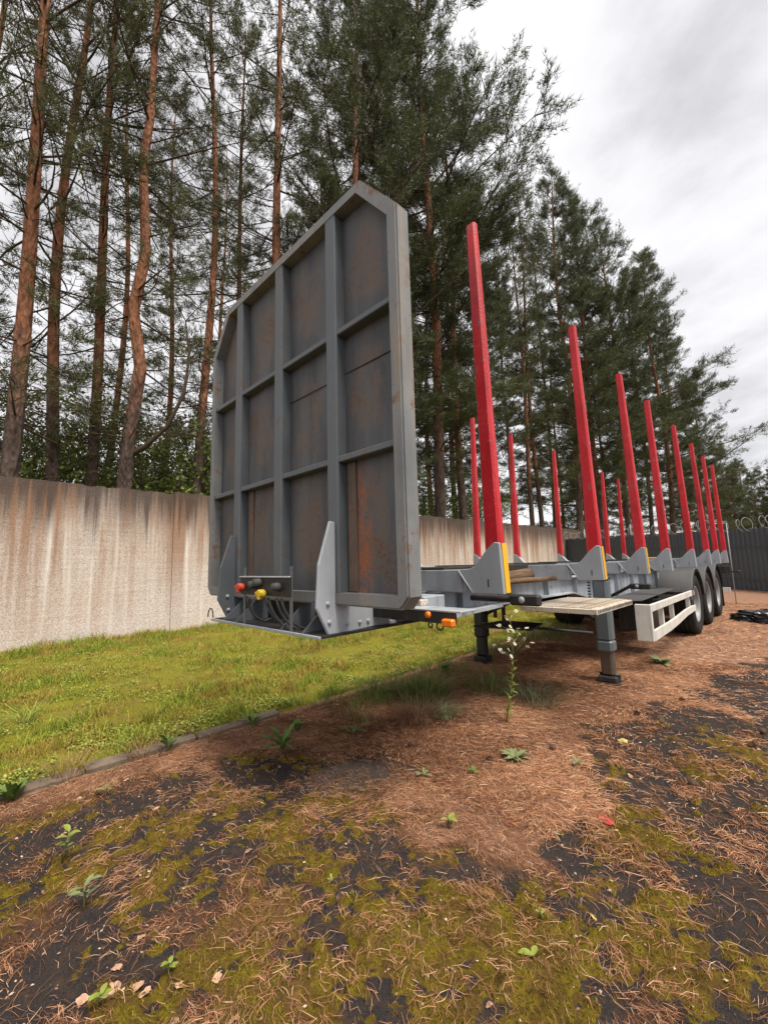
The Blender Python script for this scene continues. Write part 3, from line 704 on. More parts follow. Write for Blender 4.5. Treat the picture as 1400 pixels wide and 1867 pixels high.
# ---- side guard (white) in front of the wheels
b = MB().box(-1.53, -1.352, 5.93, 5.985, .43, .868, .005); sg = b.build('side_guard', M_white, trailer)
MB().box(-1.385, -1.35, 5.99, 8.86, .778, .868, .006).build('guard_rail', M_white, sg)
b = MB(); pr = [(5.99, .43, .548), (6.9, .445, .558), (7.5, .475, .58), (8.1, .515, .61), (8.86, .53, .620)]
for (ya, a0, a1), (yb, b0, b1) in zip(pr, pr[1:]):
    V = [(-1.385, ya, a0), (-1.35, ya, a0), (-1.35, ya, a1), (-1.385, ya, a1), (-1.385, yb, b0), (-1.35, yb, b0), (-1.35, yb, b1), (-1.385, yb, b1)]
    b.add(V, [(0, 1, 5, 4), (1, 2, 6, 5), (2, 3, 7, 6), (3, 0, 4, 7)])
b.add([(-1.385, 5.99, .43), (-1.35, 5.99, .43), (-1.35, 5.99, .548), (-1.385, 5.99, .548), (-1.385, 8.86, .53), (-1.35, 8.86, .53), (-1.35, 8.86, .620), (-1.385, 8.86, .620)], [(0, 3, 2, 1), (4, 5, 6, 7)])
b.build('guard_rail', M_white, sg)
for yy, w in ((6.7, .05), (7.35, .03), (8.6, .05)): MB().box(-1.45, -1.39, yy, yy + w, .50, .80, .004).build('guard_post', M_white, sg)
MB().box(-1.97, -1.40, 7.0, 7.05, .80, .85, .004).build('guard_arm', M_black, sg); MB().box(-1.97, -1.40, 8.55, 8.6, .80, .85, .004).build('guard_arm', M_black, sg)
b = MB(); b.add([(-1.97, 6.2, .87), (-1.55, 6.35, .87), (-1.55, 8.5, .90), (-1.97, 8.7, .90), (-1.97, 6.2, .876), (-1.55, 6.35, .876), (-1.55, 8.5, .906), (-1.97, 8.7, .906)], [(0, 1, 2, 3), (4, 7, 6, 5), (0, 4, 5, 1), (1, 5, 6, 2), (2, 6, 7, 3), (3, 7, 4, 0)])
b.build('shelf', M_fender, sg)

# ---- axles, wheels, mudguards
AX = (9.22, 10.55, 11.88); TR = .530
def wheel(x_out, yc, sd):
    zc = float(ground_base(x_out, yc)) + TR + .004
    c0 = (x_out - sd * .19, yc, zc)
    w = MB().lathe([(sd * .06, 0), (sd * .06, .10), (sd * .115, .11), (sd * .13, .07), (sd * .13, 0)], c0, 0, 16).build('wheel', M_rim, trailer)
    prof = [(-.15, .30), (-.185, .36), (-.19, .44), (-.172, .505), (-.14, .526), (0, TR), (.14, .526), (.172, .505), (.19, .44), (.185, .36), (.15, .30)]
    MB().lathe([(sd * a, r) for a, r in prof], c0, 0, 44).build('tyre', M_rubber, w)
    prof = [(.165, .315), (.172, .298), (.145, .280), (.03, .272), (.05, .19), (.075, .16), (.07, .10)]
    rim = MB().lathe([(sd * a, r) for a, r in prof], c0, 0, 36).build('rim', M_rim, w)
    for q in range(10):
        a = 2 * math.pi * q / 10
        MB().lathe([(sd * .05, .014), (sd * .095, .012), (sd * .095, 0)], (c0[0], yc + .165 * math.cos(a), zc + .165 * math.sin(a)), 0, 6).build('wheel_nut', M_rim, w)
    # tread grooves as three dark ribs proud of the casing
    for a in (-.10, -.035, .035, .10):
        MB().lathe([(a - .022, TR - .006), (a - .020, TR + .003), (a + .020, TR + .003), (a + .022, TR - .006)], c0, 0, 44).build('tread_rib', M_rubber, w)
    # mudguard
    Rf = .600; b = MB(); V = []; F = []; na = 15; x0, x1 = c0[0] - sd * .29, c0[0] + sd * .215
    for q in range(na):
        a = math.radians(8 + 164 * q / (na - 1))
        for (xx_, rr) in ((x0, Rf), (x1 - sd * .03, Rf), (x1, Rf - .012), (x1, Rf - .045)):
            V.append((xx_, yc + rr * math.cos(a), zc + .035 + rr * math.sin(a)))
    for q in range(na - 1):
        for r_ in range(3): F.append((q * 4 + r_, q * 4 + r_ + 1, (q + 1) * 4 + r_ + 1, (q + 1) * 4 + r_))
    n0 = len(V); V += [(x, yc + (y_ - yc) * .988, zc + .035 + (z - zc - .035) * .988) for x, y_, z in V]; F += [tuple(i_ + n0 for i_ in f[::-1]) for f in F]
    b.add(V, F, True); b.build('mudguard', M_fender, trailer)
for yc in AX:
    MB().tube([(-3.5, yc, .62), (-1.65, yc, .62)], .065, 10).build('axle', M_black, trailer)
    wheel(-1.362, yc, 1); wheel(2 * TX + 1.362, yc, -1)
    for rx in (-2.05, -3.11): MB().box(rx - .06, rx + .06, yc - .09, yc + .09, .68, .80, .01).build('air_bag', M_rubber, trailer)
# mud flap behind the last wheel
b = MB().box(-1.75, -1.37, 12.62, 12.635, .26, .75, .003); b.build('mud_flap', M_rubber, trailer)

# ---- loose timber and a dark block on the frame: things of their own
m = Mat('old_log_bark')
n1 = m.noise(14, 5, .7, vec=m.co((1, .15, 1))); n2 = m.noise(60, 3, .7)
c = m.mix(m.ramp(n1, [(.3, 0.0), (.7, 1.0)]), (.035, .020, .013), (.20, .125, .075)); m.bump(m.math('ADD', n1, n2), .7, .01)
M_log = m.done(c, .9, 0, .2)
M_cut = paint('sawn_wood', (.42, .28, .17), .85, .2, .5, 0, dirtcol=(.16, .09, .05), scale=6)
def log(x, y0, y1, z, r, label):
    o = empty('log', (x, y0, z - r)); pts = []; rs = []
    for q in range(9):
        u = q / 8; pts.append((x + .012 * math.sin(3 * u + y0), y0 + (y1 - y0) * u, z + .006 * math.sin(7 * u))); rs.append(r * (1 + .08 * math.sin(9 * u + x)))
    MB().tube(pts, rs, 12).build('bark', M_log, o)
    MB().lathe([(0, r * .9), (.004, r * .88), (.004, 0)], (pts[-1][0], y1 + .001, pts[-1][2]), 1, 12).build('cut_end', M_cut, o)
    MB().lathe([(0, r * .9), (-.004, r * .88), (-.004, 0)], (pts[0][0], y0 - .001, pts[0][2]), 1, 12).build('cut_end', M_cut, o)
    tag(o, label, 'log')
log(-1.90, 2.62, 3.92, 1.2385 + .064, .064, 'short thick log with dark bark lying on the trailer frame behind the first stake')
log(-1.80, 3.2, 4.62, 1.2385 + .024, .024, 'thin pale stick lying beside the thick log on the trailer frame')
b = MB(); b.box(-2.35, -1.99, 2.72, 4.10, 1.2385, 1.412, .008)
o = b.build('dark_block', paint('dark_block_colour', (.020, .017, .016), .85, .3, .3, 0), None)  # plain dark block filling the dark rectangle beside the log
tag(o, 'plain dark block lying across the trailer frame beside the thick log', 'timber')
b = MB(); b.box(-2.2, -1.62, 8.35, 8.62, 1.2405, 1.44, .01)
o = b.build('timber_block', M_cut, None); tag(o, 'pale sawn timber block on the trailer frame just before the fifth stake', 'timber')

# ================================================================== TREES
m = Mat('pine_bark')
S = m.sep(); v1 = m.noise(7, 5, .7, vec=m.co((1, 1, .35))); v2 = m.voro(16, vec=m.co((1, 1, .35))); v3 = m.noise(40, 3, .7)
up = m.step(m.math('ADD', S[2], m.math('MULTIPLY', m.math('SUBTRACT', v1, .5), 3.4)), 4.2, 7.6)
low = m.mix(m.ramp(v1, [(.3, 0.0), (.7, 1.0)]), (.040, .028, .022), (.155, .110, .088))
hi = m.mix(m.ramp(v1, [(.3, 0.0), (.7, 1.0)]), (.125, .052, .028), (.38, .170, .090))
c = m.mix(up, low, hi); c = m.mix(m.math('MULTIPLY', m.ramp(v3, [(.55, 0.0), (.7, 1.0)]), .5), c, (.05, .03, .022))
m.bump(m.math('ADD', v2, v1), 1.0, .045); M_bark = m.done(c, .9, 0, .2)
m = Mat('pine_twig'); n1 = m.noise(9, 3, .6)
M_limb = m.done(m.mix(n1, (.035, .024, .018), (.11, .070, .045)), .9, 0, .2)
def needle_mat(name, a, b_):
    m = Mat(name); r = m.island(); n1 = m.noise(.9, 3, .6)
    c = m.mix(r, a, b_); c = m.mix(m.math('MULTIPLY', m.ramp(n1, [(.4, 0.0), (.65, 1.0)]), .5), c, tuple(x * .55 for x in a))
    m.p.inputs['Transmission Weight'].default_value = 0.0
    m.done(c, .55, 0, .35)
    tr = m.n('ShaderNodeBsdfTranslucent'); m.put(tr.inputs[0], c)
    ad = m.n('ShaderNodeMixShader'); ad.inputs[0].default_value = .28
    m.t.links.new(m.p.outputs[0], ad.inputs[1]); m.t.links.new(tr.outputs[0], ad.inputs[2]); m.t.links.new(ad.outputs[0], m.o.inputs[0])
    return m.m
M_needle = needle_mat('pine_needles', (.060, .066, .026), (.145, .155, .055))
M_needle2 = needle_mat('pine_needles_bluish', (.050, .062, .025), (.130, .150, .055))
M_leaf = needle_mat('deciduous_leaves', (.075, .105, .020), (.25, .30, .065))

def unit(v): return v / (np.linalg.norm(v) + 1e-9)
def tubes_np(paths, n=4):
    Vs = []; Fs = []; o = 0
    for pts, rs in paths:
        pts = np.asarray(pts); k = len(pts); nn = n if rs[0] < .05 else 10
        d = np.gradient(pts, axis=0); d /= np.linalg.norm(d, axis=1)[:, None] + 1e-9
        ref = np.array([1., 0, 0]) if abs(d[0][0]) < .8 else np.array([0, 1., 0])
        u = np.cross(d, ref); u /= np.linalg.norm(u, axis=1)[:, None] + 1e-9; w = np.cross(d, u)
        a = np.arange(nn) * 2 * np.pi / nn
        V = pts[:, None, :] + (u[:, None, :] * np.cos(a)[None, :, None] + w[:, None, :] * np.sin(a)[None, :, None]) * np.asarray(rs)[:, None, None]
        i = np.arange(k * nn).reshape(k, nn); j = np.roll(i, -1, 1)
        Fs.append(np.stack([i[:-1], j[:-1], j[1:], i[1:]], -1).reshape(-1, 4) + o); Vs.append(V.reshape(-1, 3)); o += k * nn
    return np.concatenate(Vs), np.concatenate(Fs)
def brushes_np(P, D, rng, k=9, L=.16, nl=.11, w=.011, spread=.62):
    """every brush: a short shoot with k needle blades round it"""
    N = len(P); D = D / (np.linalg.norm(D, axis=1)[:, None] + 1e-9)
    r = rng.normal(size=(N, k, 3)); ax = D[:, None, :]
    r = r - (r * ax).sum(-1, keepdims=True) * ax; r /= np.linalg.norm(r, axis=-1, keepdims=True) + 1e-9
    u = rng.random((N, k, 1)); sc = rng.uniform(.75, 1.25, (N, 1, 1))
    base = P[:, None, :] + ax * (u * L * sc)
    nd = ax * rng.uniform(.55, 1.0, (N, k, 1)) + r * spread * rng.uniform(.7, 1.2, (N, k, 1))
    nd /= np.linalg.norm(nd, axis=-1, keepdims=True)
    tip = base + nd * nl * sc * rng.uniform(.7, 1.25, (N, k, 1))
    sd = np.cross(nd, rng.normal(size=(N, k, 3))); sd /= np.linalg.norm(sd, axis=-1, keepdims=True) + 1e-9
    V = np.stack([base - sd * w * .5, base + sd * w * .5, tip], 2).reshape(-1, 3)
    return V, np.arange(len(V)).reshape(-1, 3)

def pine_mesh(seed, H, cb, Lmax, r0, per=1.0, whorl=.75, bend=None, dead=10, nb=(3, 5), foliage_scale=1.0, k=9, droop=.0, subs=2.6, lower=1.0, big_limb=None, tip0=.25, el0=-12, lv=(.65, 1.15)):
    rng = np.random.default_rng(seed); wood = []; P = []; D = []
    zs = np.linspace(-.3, H, 26); ph = rng.uniform(0, 6.28, 2); am = rng.uniform(.05, .16)
    def ctr(z):
        z = np.asarray(z, float)
        ox = am * np.sin(z * .33 + ph[0]) - am * np.sin(ph[0]); oy = am * np.sin(z * .29 + ph[1]) - am * np.sin(ph[1])
        if bend is not None:
            bo = np.interp(z, bend[0], bend[1]); ox = ox * .2 + bo * .709; oy = oy * .2 + bo * .705
        return np.stack([ox, oy, z], -1)
    if bend is not None: zs = np.linspace(-.3, H, 60)
    rad = lambda z: r0 * np.clip((1 - z / H), 0, 1) ** .75 * .86 + .012 + r0 * .28 * np.exp(-np.maximum(z, 0) / .5)
    trunk = [(ctr(zs), rad(zs))]
    def branch(z, az, L, el, curve, density, rb):
        o = ctr(z); d = np.array([math.cos(az) * math.cos(el), math.sin(az) * math.cos(el), math.sin(el)]); up_ = np.array([0, 0, 1.])
        n = 6; s = np.linspace(0, 1, n); side = np.cross(d, up_)
        wob = rng.normal(0, .05 * L); pts = o + np.outer(s, d) * L + np.outer(curve * s * s, up_) * L + np.outer(np.sin(s * 3.1), side) * wob
        wood.append((pts, rb * (1 - s * .85) + .002))
        if density <= 0:
            for q in range(rng.integers(2, 5)):
                t = rng.uniform(.3, .95); b0 = o + d * L * t + up_ * curve * t * t * L
                dd = unit(d + rng.normal(0, .55, 3)); l2 = L * rng.uniform(.12, .35)
                wood.append((np.stack([b0, b0 + dd * l2 * .5, b0 + dd * l2 + np.array([0, 0, rng.uniform(-.1, .1)])]), np.array([.007, .005, .003])))
            return
        ns = max(3, int(L * subs))
        for q in range(ns):
            t = rng.uniform(.22, 1.0) ** .8
            b0 = o + d * L * t + up_ * curve * t * t * L + side * math.sin(t * 3.1) * wob
            sg = 1 if q % 2 else -1
            dd = unit(d * rng.uniform(.45, 1.0) + side * sg * rng.uniform(.4, 1.0) + up_ * rng.uniform(-.15, .45))
            l2 = L * rng.uniform(.16, .36) * (1.15 - .5 * t) + .18
            mid = b0 + dd * l2 * .55 + up_ * rng.uniform(-.03, .06); end = b0 + dd * l2 + up_ * l2 * rng.uniform(.0, .25)
            wood.append((np.stack([b0, mid, end]), np.array([.006, .0045, .002]) * (1 + .2 * L)))
            nt_ = max(2, int(rng.poisson(density * (2.0 + 6.5 * l2))))
            tt = rng.uniform(tip0, 1.05, nt_)[:, None]
            pos = b0 + (end - b0) * tt + rng.normal(0, .055 + .07 * l2, (nt_, 3)) * np.array([1, 1, .55])
            dr = dd * .8 + up_ * .45 + rng.normal(0, .45, (nt_, 3))
            P.append(pos); D.append(dr)
        # a brush at the leader
        P.append(pts[-1][None] + rng.normal(0, .05, (4, 3))); D.append(np.repeat((d + up_ * .3)[None], 4, 0) + rng.normal(0, .3, (4, 3)))
    z = cb
    while z < H - .25:
        t = (z - cb) / (H - cb)
        prof = (.55 + .45 * math.sin(min(1, t * 2.2) * math.pi / 2)) * (1 - t ** 2.2) ** .8 if lower < 1 else (1 - t) ** .75 * (1 - .25 * math.exp(-t * 9))
        for q in range(rng.integers(nb[0], nb[1] + 1)):
            L = Lmax * max(.12, prof) * rng.uniform(*lv)
            el = math.radians(el0 * (1 - t) * (1 + droop) + 38 * t + rng.normal(0, 9))
            branch(z + rng.uniform(-.15, .15), rng.uniform(0, 6.283), L, el, rng.uniform(.02, .22) * (1 - droop), per * rng.uniform(.4, 1.5), .009 * L + .006)
        z += whorl * rng.uniform(.7, 1.3) * (1 - .45 * t)
    for q in range(dead):
        z = rng.uniform(max(3.7, cb * .5), max(4.5, cb * 1.25))
        branch(z, rng.uniform(0, 6.283), rng.uniform(.7, 2.6), math.radians(rng.uniform(-25, 25)), rng.uniform(-.25, .15), 0, rng.uniform(.007, .014))
    if big_limb is not None:
        pts, rs = big_limb; wood.append((np.asarray(pts, float), np.asarray(rs, float)))
        e_ = np.asarray(pts[-1], float)
        for q in range(9):
            b0 = np.asarray(pts[-1 - q % 3], float); dd = unit(np.array([.5, .5, .6]) + rng.normal(0, .6, 3)); l2 = rng.uniform(.5, 1.3)
            wood.append((np.stack([b0, b0 + dd * l2 * .6, b0 + dd * l2]), np.array([.014, .009, .004])))
            pos = b0 + dd * l2 * rng.uniform(.5, 1.05, (9, 1)) + rng.normal(0, .10, (9, 3)); P.append(pos); D.append(np.repeat((dd + [0, 0, .5])[None], 9, 0) + rng.normal(0, .4, (9, 3)))
    TV, TF = tubes_np(trunk, 10); LV, LF = tubes_np(wood, 4)
    P = np.concatenate(P); D = np.concatenate(D)
    CV, CF = brushes_np(P, D, rng, k=k, L=.17 * foliage_scale, nl=.115 * foliage_scale, w=.0125 * foliage_scale)
    return (TV, TF), (LV, LF), (CV, CF)
def tree_proto(name, args, needle):
    (TV, TF), (LV, LF), (CV, CF) = pine_mesh(**args)
    r = empty(name)
    o = npmesh('trunk', np.concatenate([TV, LV]), np.concatenate([TF, LF + len(TV)]), M_bark, r, True); o.data.materials.append(M_limb)
    o.data.polygons.foreach_set('material_index', np.concatenate([np.zeros(len(TF), np.int32), np.ones(len(LF), np.int32)])); npmesh('crown', CV, CF, needle, r)
    return r
def ray_xy(px, D):
    d = right * ((px - 700) / 758) + down * ((900 - 933.5) / 758) + fwd
    h = Vector((fwd.x, fwd.y)).normalized(); d2 = Vector((d.x, d.y)); k_ = D / d2.dot(h); return d2.x * k_, d2.y * k_
used = set(); TREE_RND = random.Random(21)
protos = {}
def place(kind, xy, scale=1.0, rz=None, label=None, group=None):
    p = protos[kind]
    if kind in used: o = copy_tree(p)
    else: o = p; used.add(kind)
    x, y = xy; o.location = (x, y, .25 + .012 * max(0, y)); o.scale = (scale,) * 3
    o.rotation_euler = (0, 0, TREE_RND.uniform(0, 6.28) if rz is None else rz)
    tag(o, label, 'tree', group)
    return o
SP = dict(cb=4.6, Lmax=3.0, per=2.7, whorl=.80, dead=16, k=8, foliage_scale=1.3, lower=.5, subs=1.5, tip0=.62, nb=(2, 4), lv=(.45, 1.25))
protos['s1'] = tree_proto('pine_tree', dict(seed=1, H=25, r0=.20, **SP), M_needle)
protos['s2'] = tree_proto('pine_tree', dict(seed=2, H=25, r0=.165, **SP), M_needle)
protos['s3'] = tree_proto('pine_tree', dict(seed=3, H=26, r0=.16, cb=5.2, Lmax=2.8, per=2.6, whorl=.80, dead=16, k=8, foliage_scale=1.3, lower=.5, subs=1.5, tip0=.62, nb=(2, 4), lv=(.45, 1.25)), M_needle)
protos['bent'] = tree_proto('pine_tree', dict(seed=4, H=24, r0=.20, bend=([0, 2, 4.4, 6.3, 7.9, 9.5, 12.3, 13.7, 24], [0, 0, .08, .30, .03, .28, .06, .2, .3]),
    big_limb=([(.05, .05, 4.0), (.35, .35, 4.25), (.72, .72, 4.75), (1.0, 1.0, 5.6), (1.05, 1.08, 6.6), (.95, 1.0, 7.6)], [.075, .06, .05, .04, .03, .018]), **SP), M_needle)
DN = dict(dead=12, k=8, foliage_scale=1.55)
protos['d1'] = tree_proto('pine_tree', dict(seed=11, H=26, cb=4.2, Lmax=4.3, r0=.24, per=3.6, whorl=.76, lower=.5, nb=(3, 5), subs=2.5, tip0=.45, el0=2, lv=(.4, 1.25), **DN), M_needle2)
protos['d2'] = tree_proto('pine_tree', dict(seed=12, H=27, cb=5.0, Lmax=4.0, r0=.22, per=3.6, whorl=.76, lower=.5, nb=(3, 5), subs=2.5, tip0=.45, el0=2, lv=(.4, 1.25), **DN), M_needle2)
protos['d3'] = tree_proto('pine_tree', dict(seed=13, H=24, cb=3.4, Lmax=5.0, r0=.22, per=3.5, whorl=.66, nb=(3, 5), subs=2.5, tip0=.40, el0=4, lv=(.45, 1.25), **DN), M_needle2)
protos['f1'] = tree_proto('pine_tree', dict(seed=14, H=17, cb=1.0, Lmax=4.2, r0=.20, per=2.6, whorl=.6, nb=(4, 5), k=7, foliage_scale=1.7, dead=4), M_needle2)
# the row that stands close behind the wall, each with its own look
place('s1', ray_xy(8, 8.7), 1.0, 0, 'thick straight pine with orange upper bark beside the wall, foremost of the row')
place('s2', ray_xy(107, 10.6), 1.05, 1.0, 'dark trunked pine standing between the thick orange pine and a slim pine')
place('s3', ray_xy(158, 11.1), 1.05, 2.0, 'slim pine right beside the pine with the crooked trunk')
place('bent', ray_xy(225, 10.1), 1.0, 0, 'crooked pine with a winding trunk and one thick limb curving upwards')
place('s3', ray_xy(362, 12.3), 1.0, 4.0, 'slender straight pine just beyond the far edge of the headboard')
place('s2', ray_xy(430, 15.5), 1.0, 5.0, 'thin pine half hidden behind the headboard, beside a bright orange trunk')
place('s1', ray_xy(505, 12.9), 1.1, 3.3, 'pine with bright orange trunk rising behind the middle of the headboard')
place('d1', ray_xy(668, 15.7), 1.1, 2.2, 'large pine whose orange trunk rises right behind the peak of the headboard')
G1 = 'pines deeper in the wood behind the wall'; L1 = 'slim background pine deeper in the wood behind the wall'
for kind, px, D, sc in (('s2', -80, 10.5, 1), ('s1', -230, 11, 1), ('s3', 195, 16.5, 1.05), ('s2', 290, 18, 1), ('s3', 400, 22, 1.0), ('s2', 590, 21, 1.05), ('s3', 735, 27, 1.1)):
    place(kind, ray_xy(px, D), sc, None, L1, G1)
G2 = 'tall dense pines behind the far part of the wall'; L2_ = 'tall dense pine behind the far part of the concrete wall'
for kind, px, D, sc in (('d2', 730, 19.0, 1.15), ('d1', 800, 18.6, 1.30), ('d2', 845, 21.5, 1.1), ('d2', 885, 25.5, .95), ('d3', 790, 29, 1.1), ('d2', 930, 30, .85), ('s1', 968, 27.5, 1.0), ('s3', 985, 28.5, 1.15), ('s1', 830, 30, 1.2), ('s3', 1005, 36, 1.2)):
    own = {800: 'tallest pine of the wood, wide crown over the first red stake', 930: 'shorter dense pine in the dip before the trees beyond the fence'}.get(px)
    place(kind, ray_xy(px, D), sc, None, own or L2_, None if own else G2)
G3 = 'pines beyond the dark steel fence'; L3 = 'dense pine with branches to low down, beyond the dark steel fence'
for kind, px, D, sc in (('d3', 1048, 31, 1.36), ('d2', 1092, 32.5, 1.18), ('d1', 1142, 34, 1.16), ('d3', 1215, 36, 1.2), ('d2', 1180, 41, 1.12), ('d1', 1240, 46, 1.04), ('d3', 1284, 52, .95), ('d1', 1100, 42, .9), ('d3', 1020, 42, .95)):
    own = {1048: 'tall pointed pine rising where the concrete wall meets the dark fence', 1215: 'broad pine reaching furthest over the dark fence with long boughs', 1284: 'last and lowest of the dense pines beyond the dark fence'}.get(px)
    place(kind, ray_xy(px, D), sc, None, own or L3, None if own else G3)
G4 = 'low distant trees beyond the fence'; L4 = 'low rounded tree far beyond the razor wire of the fence'
for kind, px, D, sc in (('f1', 1320, 60, .95), ('f1', 1352, 66, .9), ('f1', 1385, 70, .85), ('f1', 1425, 68, .9), ('f1', 1300, 75, 1.0), ('f1', 1240, 70, 1.0), ('f1', 1470, 75, 1.0), ('f1', 1150, 66, 1.0), ('f1', 1060, 60, 1.0), ('f1', 1335, 58, .72), ('f1', 1370, 60, .70), ('f1', 1410, 58, .72)):
    place(kind, ray_xy(px, D), sc, None, L4, G4)
# leafy shrubs behind the wall
def shrub_proto(seed, R, H):
    rng = np.random.default_rng(seed); r = empty('shrub'); wood = []; P = []; D = []
    for q in range(28):
        az = rng.uniform(0, 6.28); el = rng.uniform(.7, 1.45); L = H * rng.uniform(.6, 1.0)
        d = np.array([math.cos(az) * math.cos(el) * R / H * 2, math.sin(az) * math.cos(el) * R / H * 2, math.sin(el)])
        s = np.linspace(0, 1, 6); pts = np.outer(s, d) * L + np.outer(s * s, [0, 0, -.1]) * L + rng.normal(0, .04, (6, 3)) * s[:, None]
        wood.append((pts, .028 * (1 - s * .85)))
        for k_ in range(14):
            t = rng.uniform(.25, 1); b0 = d * L * t; dd = unit(d + rng.normal(0, .7, 3)); l2 = rng.uniform(.25, .8) * R * .6
            wood.append((np.stack([b0, b0 + dd * l2 * .5, b0 + dd * l2]), np.array([.009, .006, .003])))
            n = 22; pos = b0 + dd * l2 * rng.uniform(.2, 1.05, (n, 1)) + rng.normal(0, .09, (n, 3)); P.append(pos); D.append(rng.normal(0, 1, (n, 3)) + [0, 0, .3])
    LV, LF = tubes_np(wood, 4); P = np.concatenate(P); D = np.concatenate(D)
    # each leaf a small diamond
    N = len(P); D /= np.linalg.norm(D, axis=1)[:, None]; sd = np.cross(D, rng.normal(size=(N, 3))); sd /= np.linalg.norm(sd, axis=1)[:, None]
    ln = rng.uniform(.08, .14, (N, 1)); V = np.stack([P, P + D * ln * .5 + sd * ln * .33, P + D * ln, P + D * ln * .5 - sd * ln * .33], 1).reshape(-1, 3)
    npmesh('trunk', LV, LF, M_limb, r, True); npmesh('crown', V, np.arange(len(V)).reshape(-1, 4), M_leaf, r); return r
protos['b1'] = shrub_proto(31, 2.7, 8.2); protos['b2'] = shrub_proto(32, 2.5, 7.0)
for kind, px, D, sc in (('b1', 70, 12.5, 1.0), ('b2', 300, 13, 1.05), ('b1', 265, 16, .95), ('b2', 140, 15, 1.1), ('b1', 345, 17, 1.0), ('b2', 20, 11, .9), ('b1', 190, 19, 1.1), ('b1', 780, 22.5, .9), ('b2', 850, 24, 1.0), ('b1', 330, 21, 1.25), ('b2', 400, 15, 1.1)):
    o = place(kind, ray_xy(px, D), sc, None, 'leafy yellow green shrub among the trunks behind the concrete wall', 'shrubs behind the wall'); o['category'] = 'shrub'

# ================================================================== GROUND COVER
def in_view(P, margin=60):
    q = P - np.array([0, 0, CH]); r_ = q @ np.array(right); d_ = q @ np.array(down); f_ = q @ np.array(fwd)
    u = 700 + 758 * r_ / np.maximum(f_, .05); v = 933 + 758 * d_ / np.maximum(f_, .05)
    return (f_ > .05) & (u > -margin) & (u < 1400 + margin) & (v < 1867 + margin)
def simple_mat(name, a, b_, rough=.8, translucent=False):
    m = Mat(name); return m.done(m.mix(m.island(), a, b_), rough, 0, .25)
# --- fallen pine needles, each a bent strip
def needles(N, xr, yr, keep, lmin, lmax, w, lift=.004):
    x = RNG.uniform(*xr, N); y = RNG.uniform(*yr, N)
    L_, M_ = masks(x, y); p = keep(L_, M_, x, y); ok = RNG.random(N) < p; x, y = x[ok], y[ok]; n = len(x)
    z = gz(x, y) + RNG.uniform(.001, .012, n); a = 9.0 * fbm(x, y, 1.6, 51, 2) + RNG.normal(0, .75, n) + 2.6 * (RNG.random(n) < .2); ln = RNG.uniform(lmin, lmax, n); bend = RNG.normal(0, .26, n)
    tz = RNG.normal(0, .10, n)
    d = np.stack([np.cos(a), np.sin(a), tz], 1); s = np.stack([-np.sin(a), np.cos(a), np.zeros(n)], 1); P = np.stack([x, y, z], 1)
    V = []
    for t in (-.5, 0, .5):
        c_ = P + d * (t * ln)[:, None] + s * (bend * ln * (.5 - 2 * t * t))[:, None] + np.array([0, 0, lift]) * (1 if t == 0 else 0)
        ww = w * (1.0 if t == 0 else .6)
        V += [c_ - s * ww / 2, c_ + s * ww / 2 + np.array([0, 0, w * .4])]
    V = np.stack(V, 1).reshape(-1, 3); o = np.arange(n)[:, None] * 6
    F = np.concatenate([o + np.array([0, 2, 3, 1]), o + np.array([2, 4, 5, 3])], 0)
    return V, F
m = Mat('fallen_needles'); r = m.island()
M_fallen = m.done(m.ramp(r, [(0, (.10, .042, .020)), (.5, (.33, .145, .070)), (.88, (.50, .26, .14)), (1, (.66, .45, .30))]), .75, 0, .3)
parts_ = [needles(330000, (-3.7, 1.5), (-.5, 3.2), lambda L, M, x, y: np.clip(.06 + .66 * L + .12 * M, 0, 1) * np.maximum(.35 + .9 * sst(fbm(x, y, 9, 53, 2), .35, .65), 1.15 * (L > .8)), .035, .07, .0014),
          needles(170000, (-3.7, 1.0), (2.2, 7.0), lambda L, M, x, y: np.clip(.05 + .85 * L, 0, 1), .045, .085, .0026),
          needles(26000, (-3.7, 2.5), (6.0, 15), lambda L, M, x, y: np.clip(.05 + .7 * L, 0, 1), .06, .12, .0065)]
o_ = 0; VV = []; FF = []
for V, F in parts_: VV.append(V); FF.append(F + o_); o_ += len(V)
VV = np.concatenate(VV); FF = np.concatenate(FF)
tag(npmesh('pine_needle_litter', VV, FF, M_fallen), 'orange brown fallen pine needles strewn over the asphalt', 'pine needles', kind='stuff')
# --- moss: short upright fuzz
def blades(x, y, z, h, w, lean, segs=1):
    n = len(x); a = RNG.uniform(0, 6.283, n); b = RNG.uniform(0, 6.283, n); h = h * RNG.uniform(.6, 1.3, n)
    P = np.stack([x, y, z], 1); s = np.stack([np.cos(a), np.sin(a), np.zeros(n)], 1) * (w * .5)
    ld = np.stack([np.cos(b), np.sin(b), np.zeros(n)], 1) * (h * lean * RNG.uniform(.2, 1.3, n))[:, None]; up_ = np.array([0, 0, 1.]) * h[:, None]
    if segs == 1:
        V = np.stack([P - s, P + s, P + ld + up_], 1).reshape(-1, 3); return V, np.arange(len(V)).reshape(-1, 3)
    mid = P + ld * .35 + up_ * .62
    V = np.stack([P - s, P + s, mid + s * .7, mid - s * .7, P + ld + up_ * .95, P + ld + up_ * .95 + s * .1], 1).reshape(-1, 3); o = np.arange(n)[:, None] * 6
    return V, np.concatenate([o + np.array([0, 1, 2, 3]), o + np.array([3, 2, 5, 4])], 0)
x = RNG.uniform(-3.6, 1.5, 460000); y = RNG.uniform(-.5, 3.6, 460000); L_, M_ = masks(x, y); ok = (RNG.random(len(x)) < M_ * (1 - .5 * L_)); x, y = x[ok], y[ok]
ok = RNG.random(len(x)) < .9; x, y = x[ok], y[ok]
V, F = blades(x, y, gz(x, y) - .002, .011, .0042, .8)
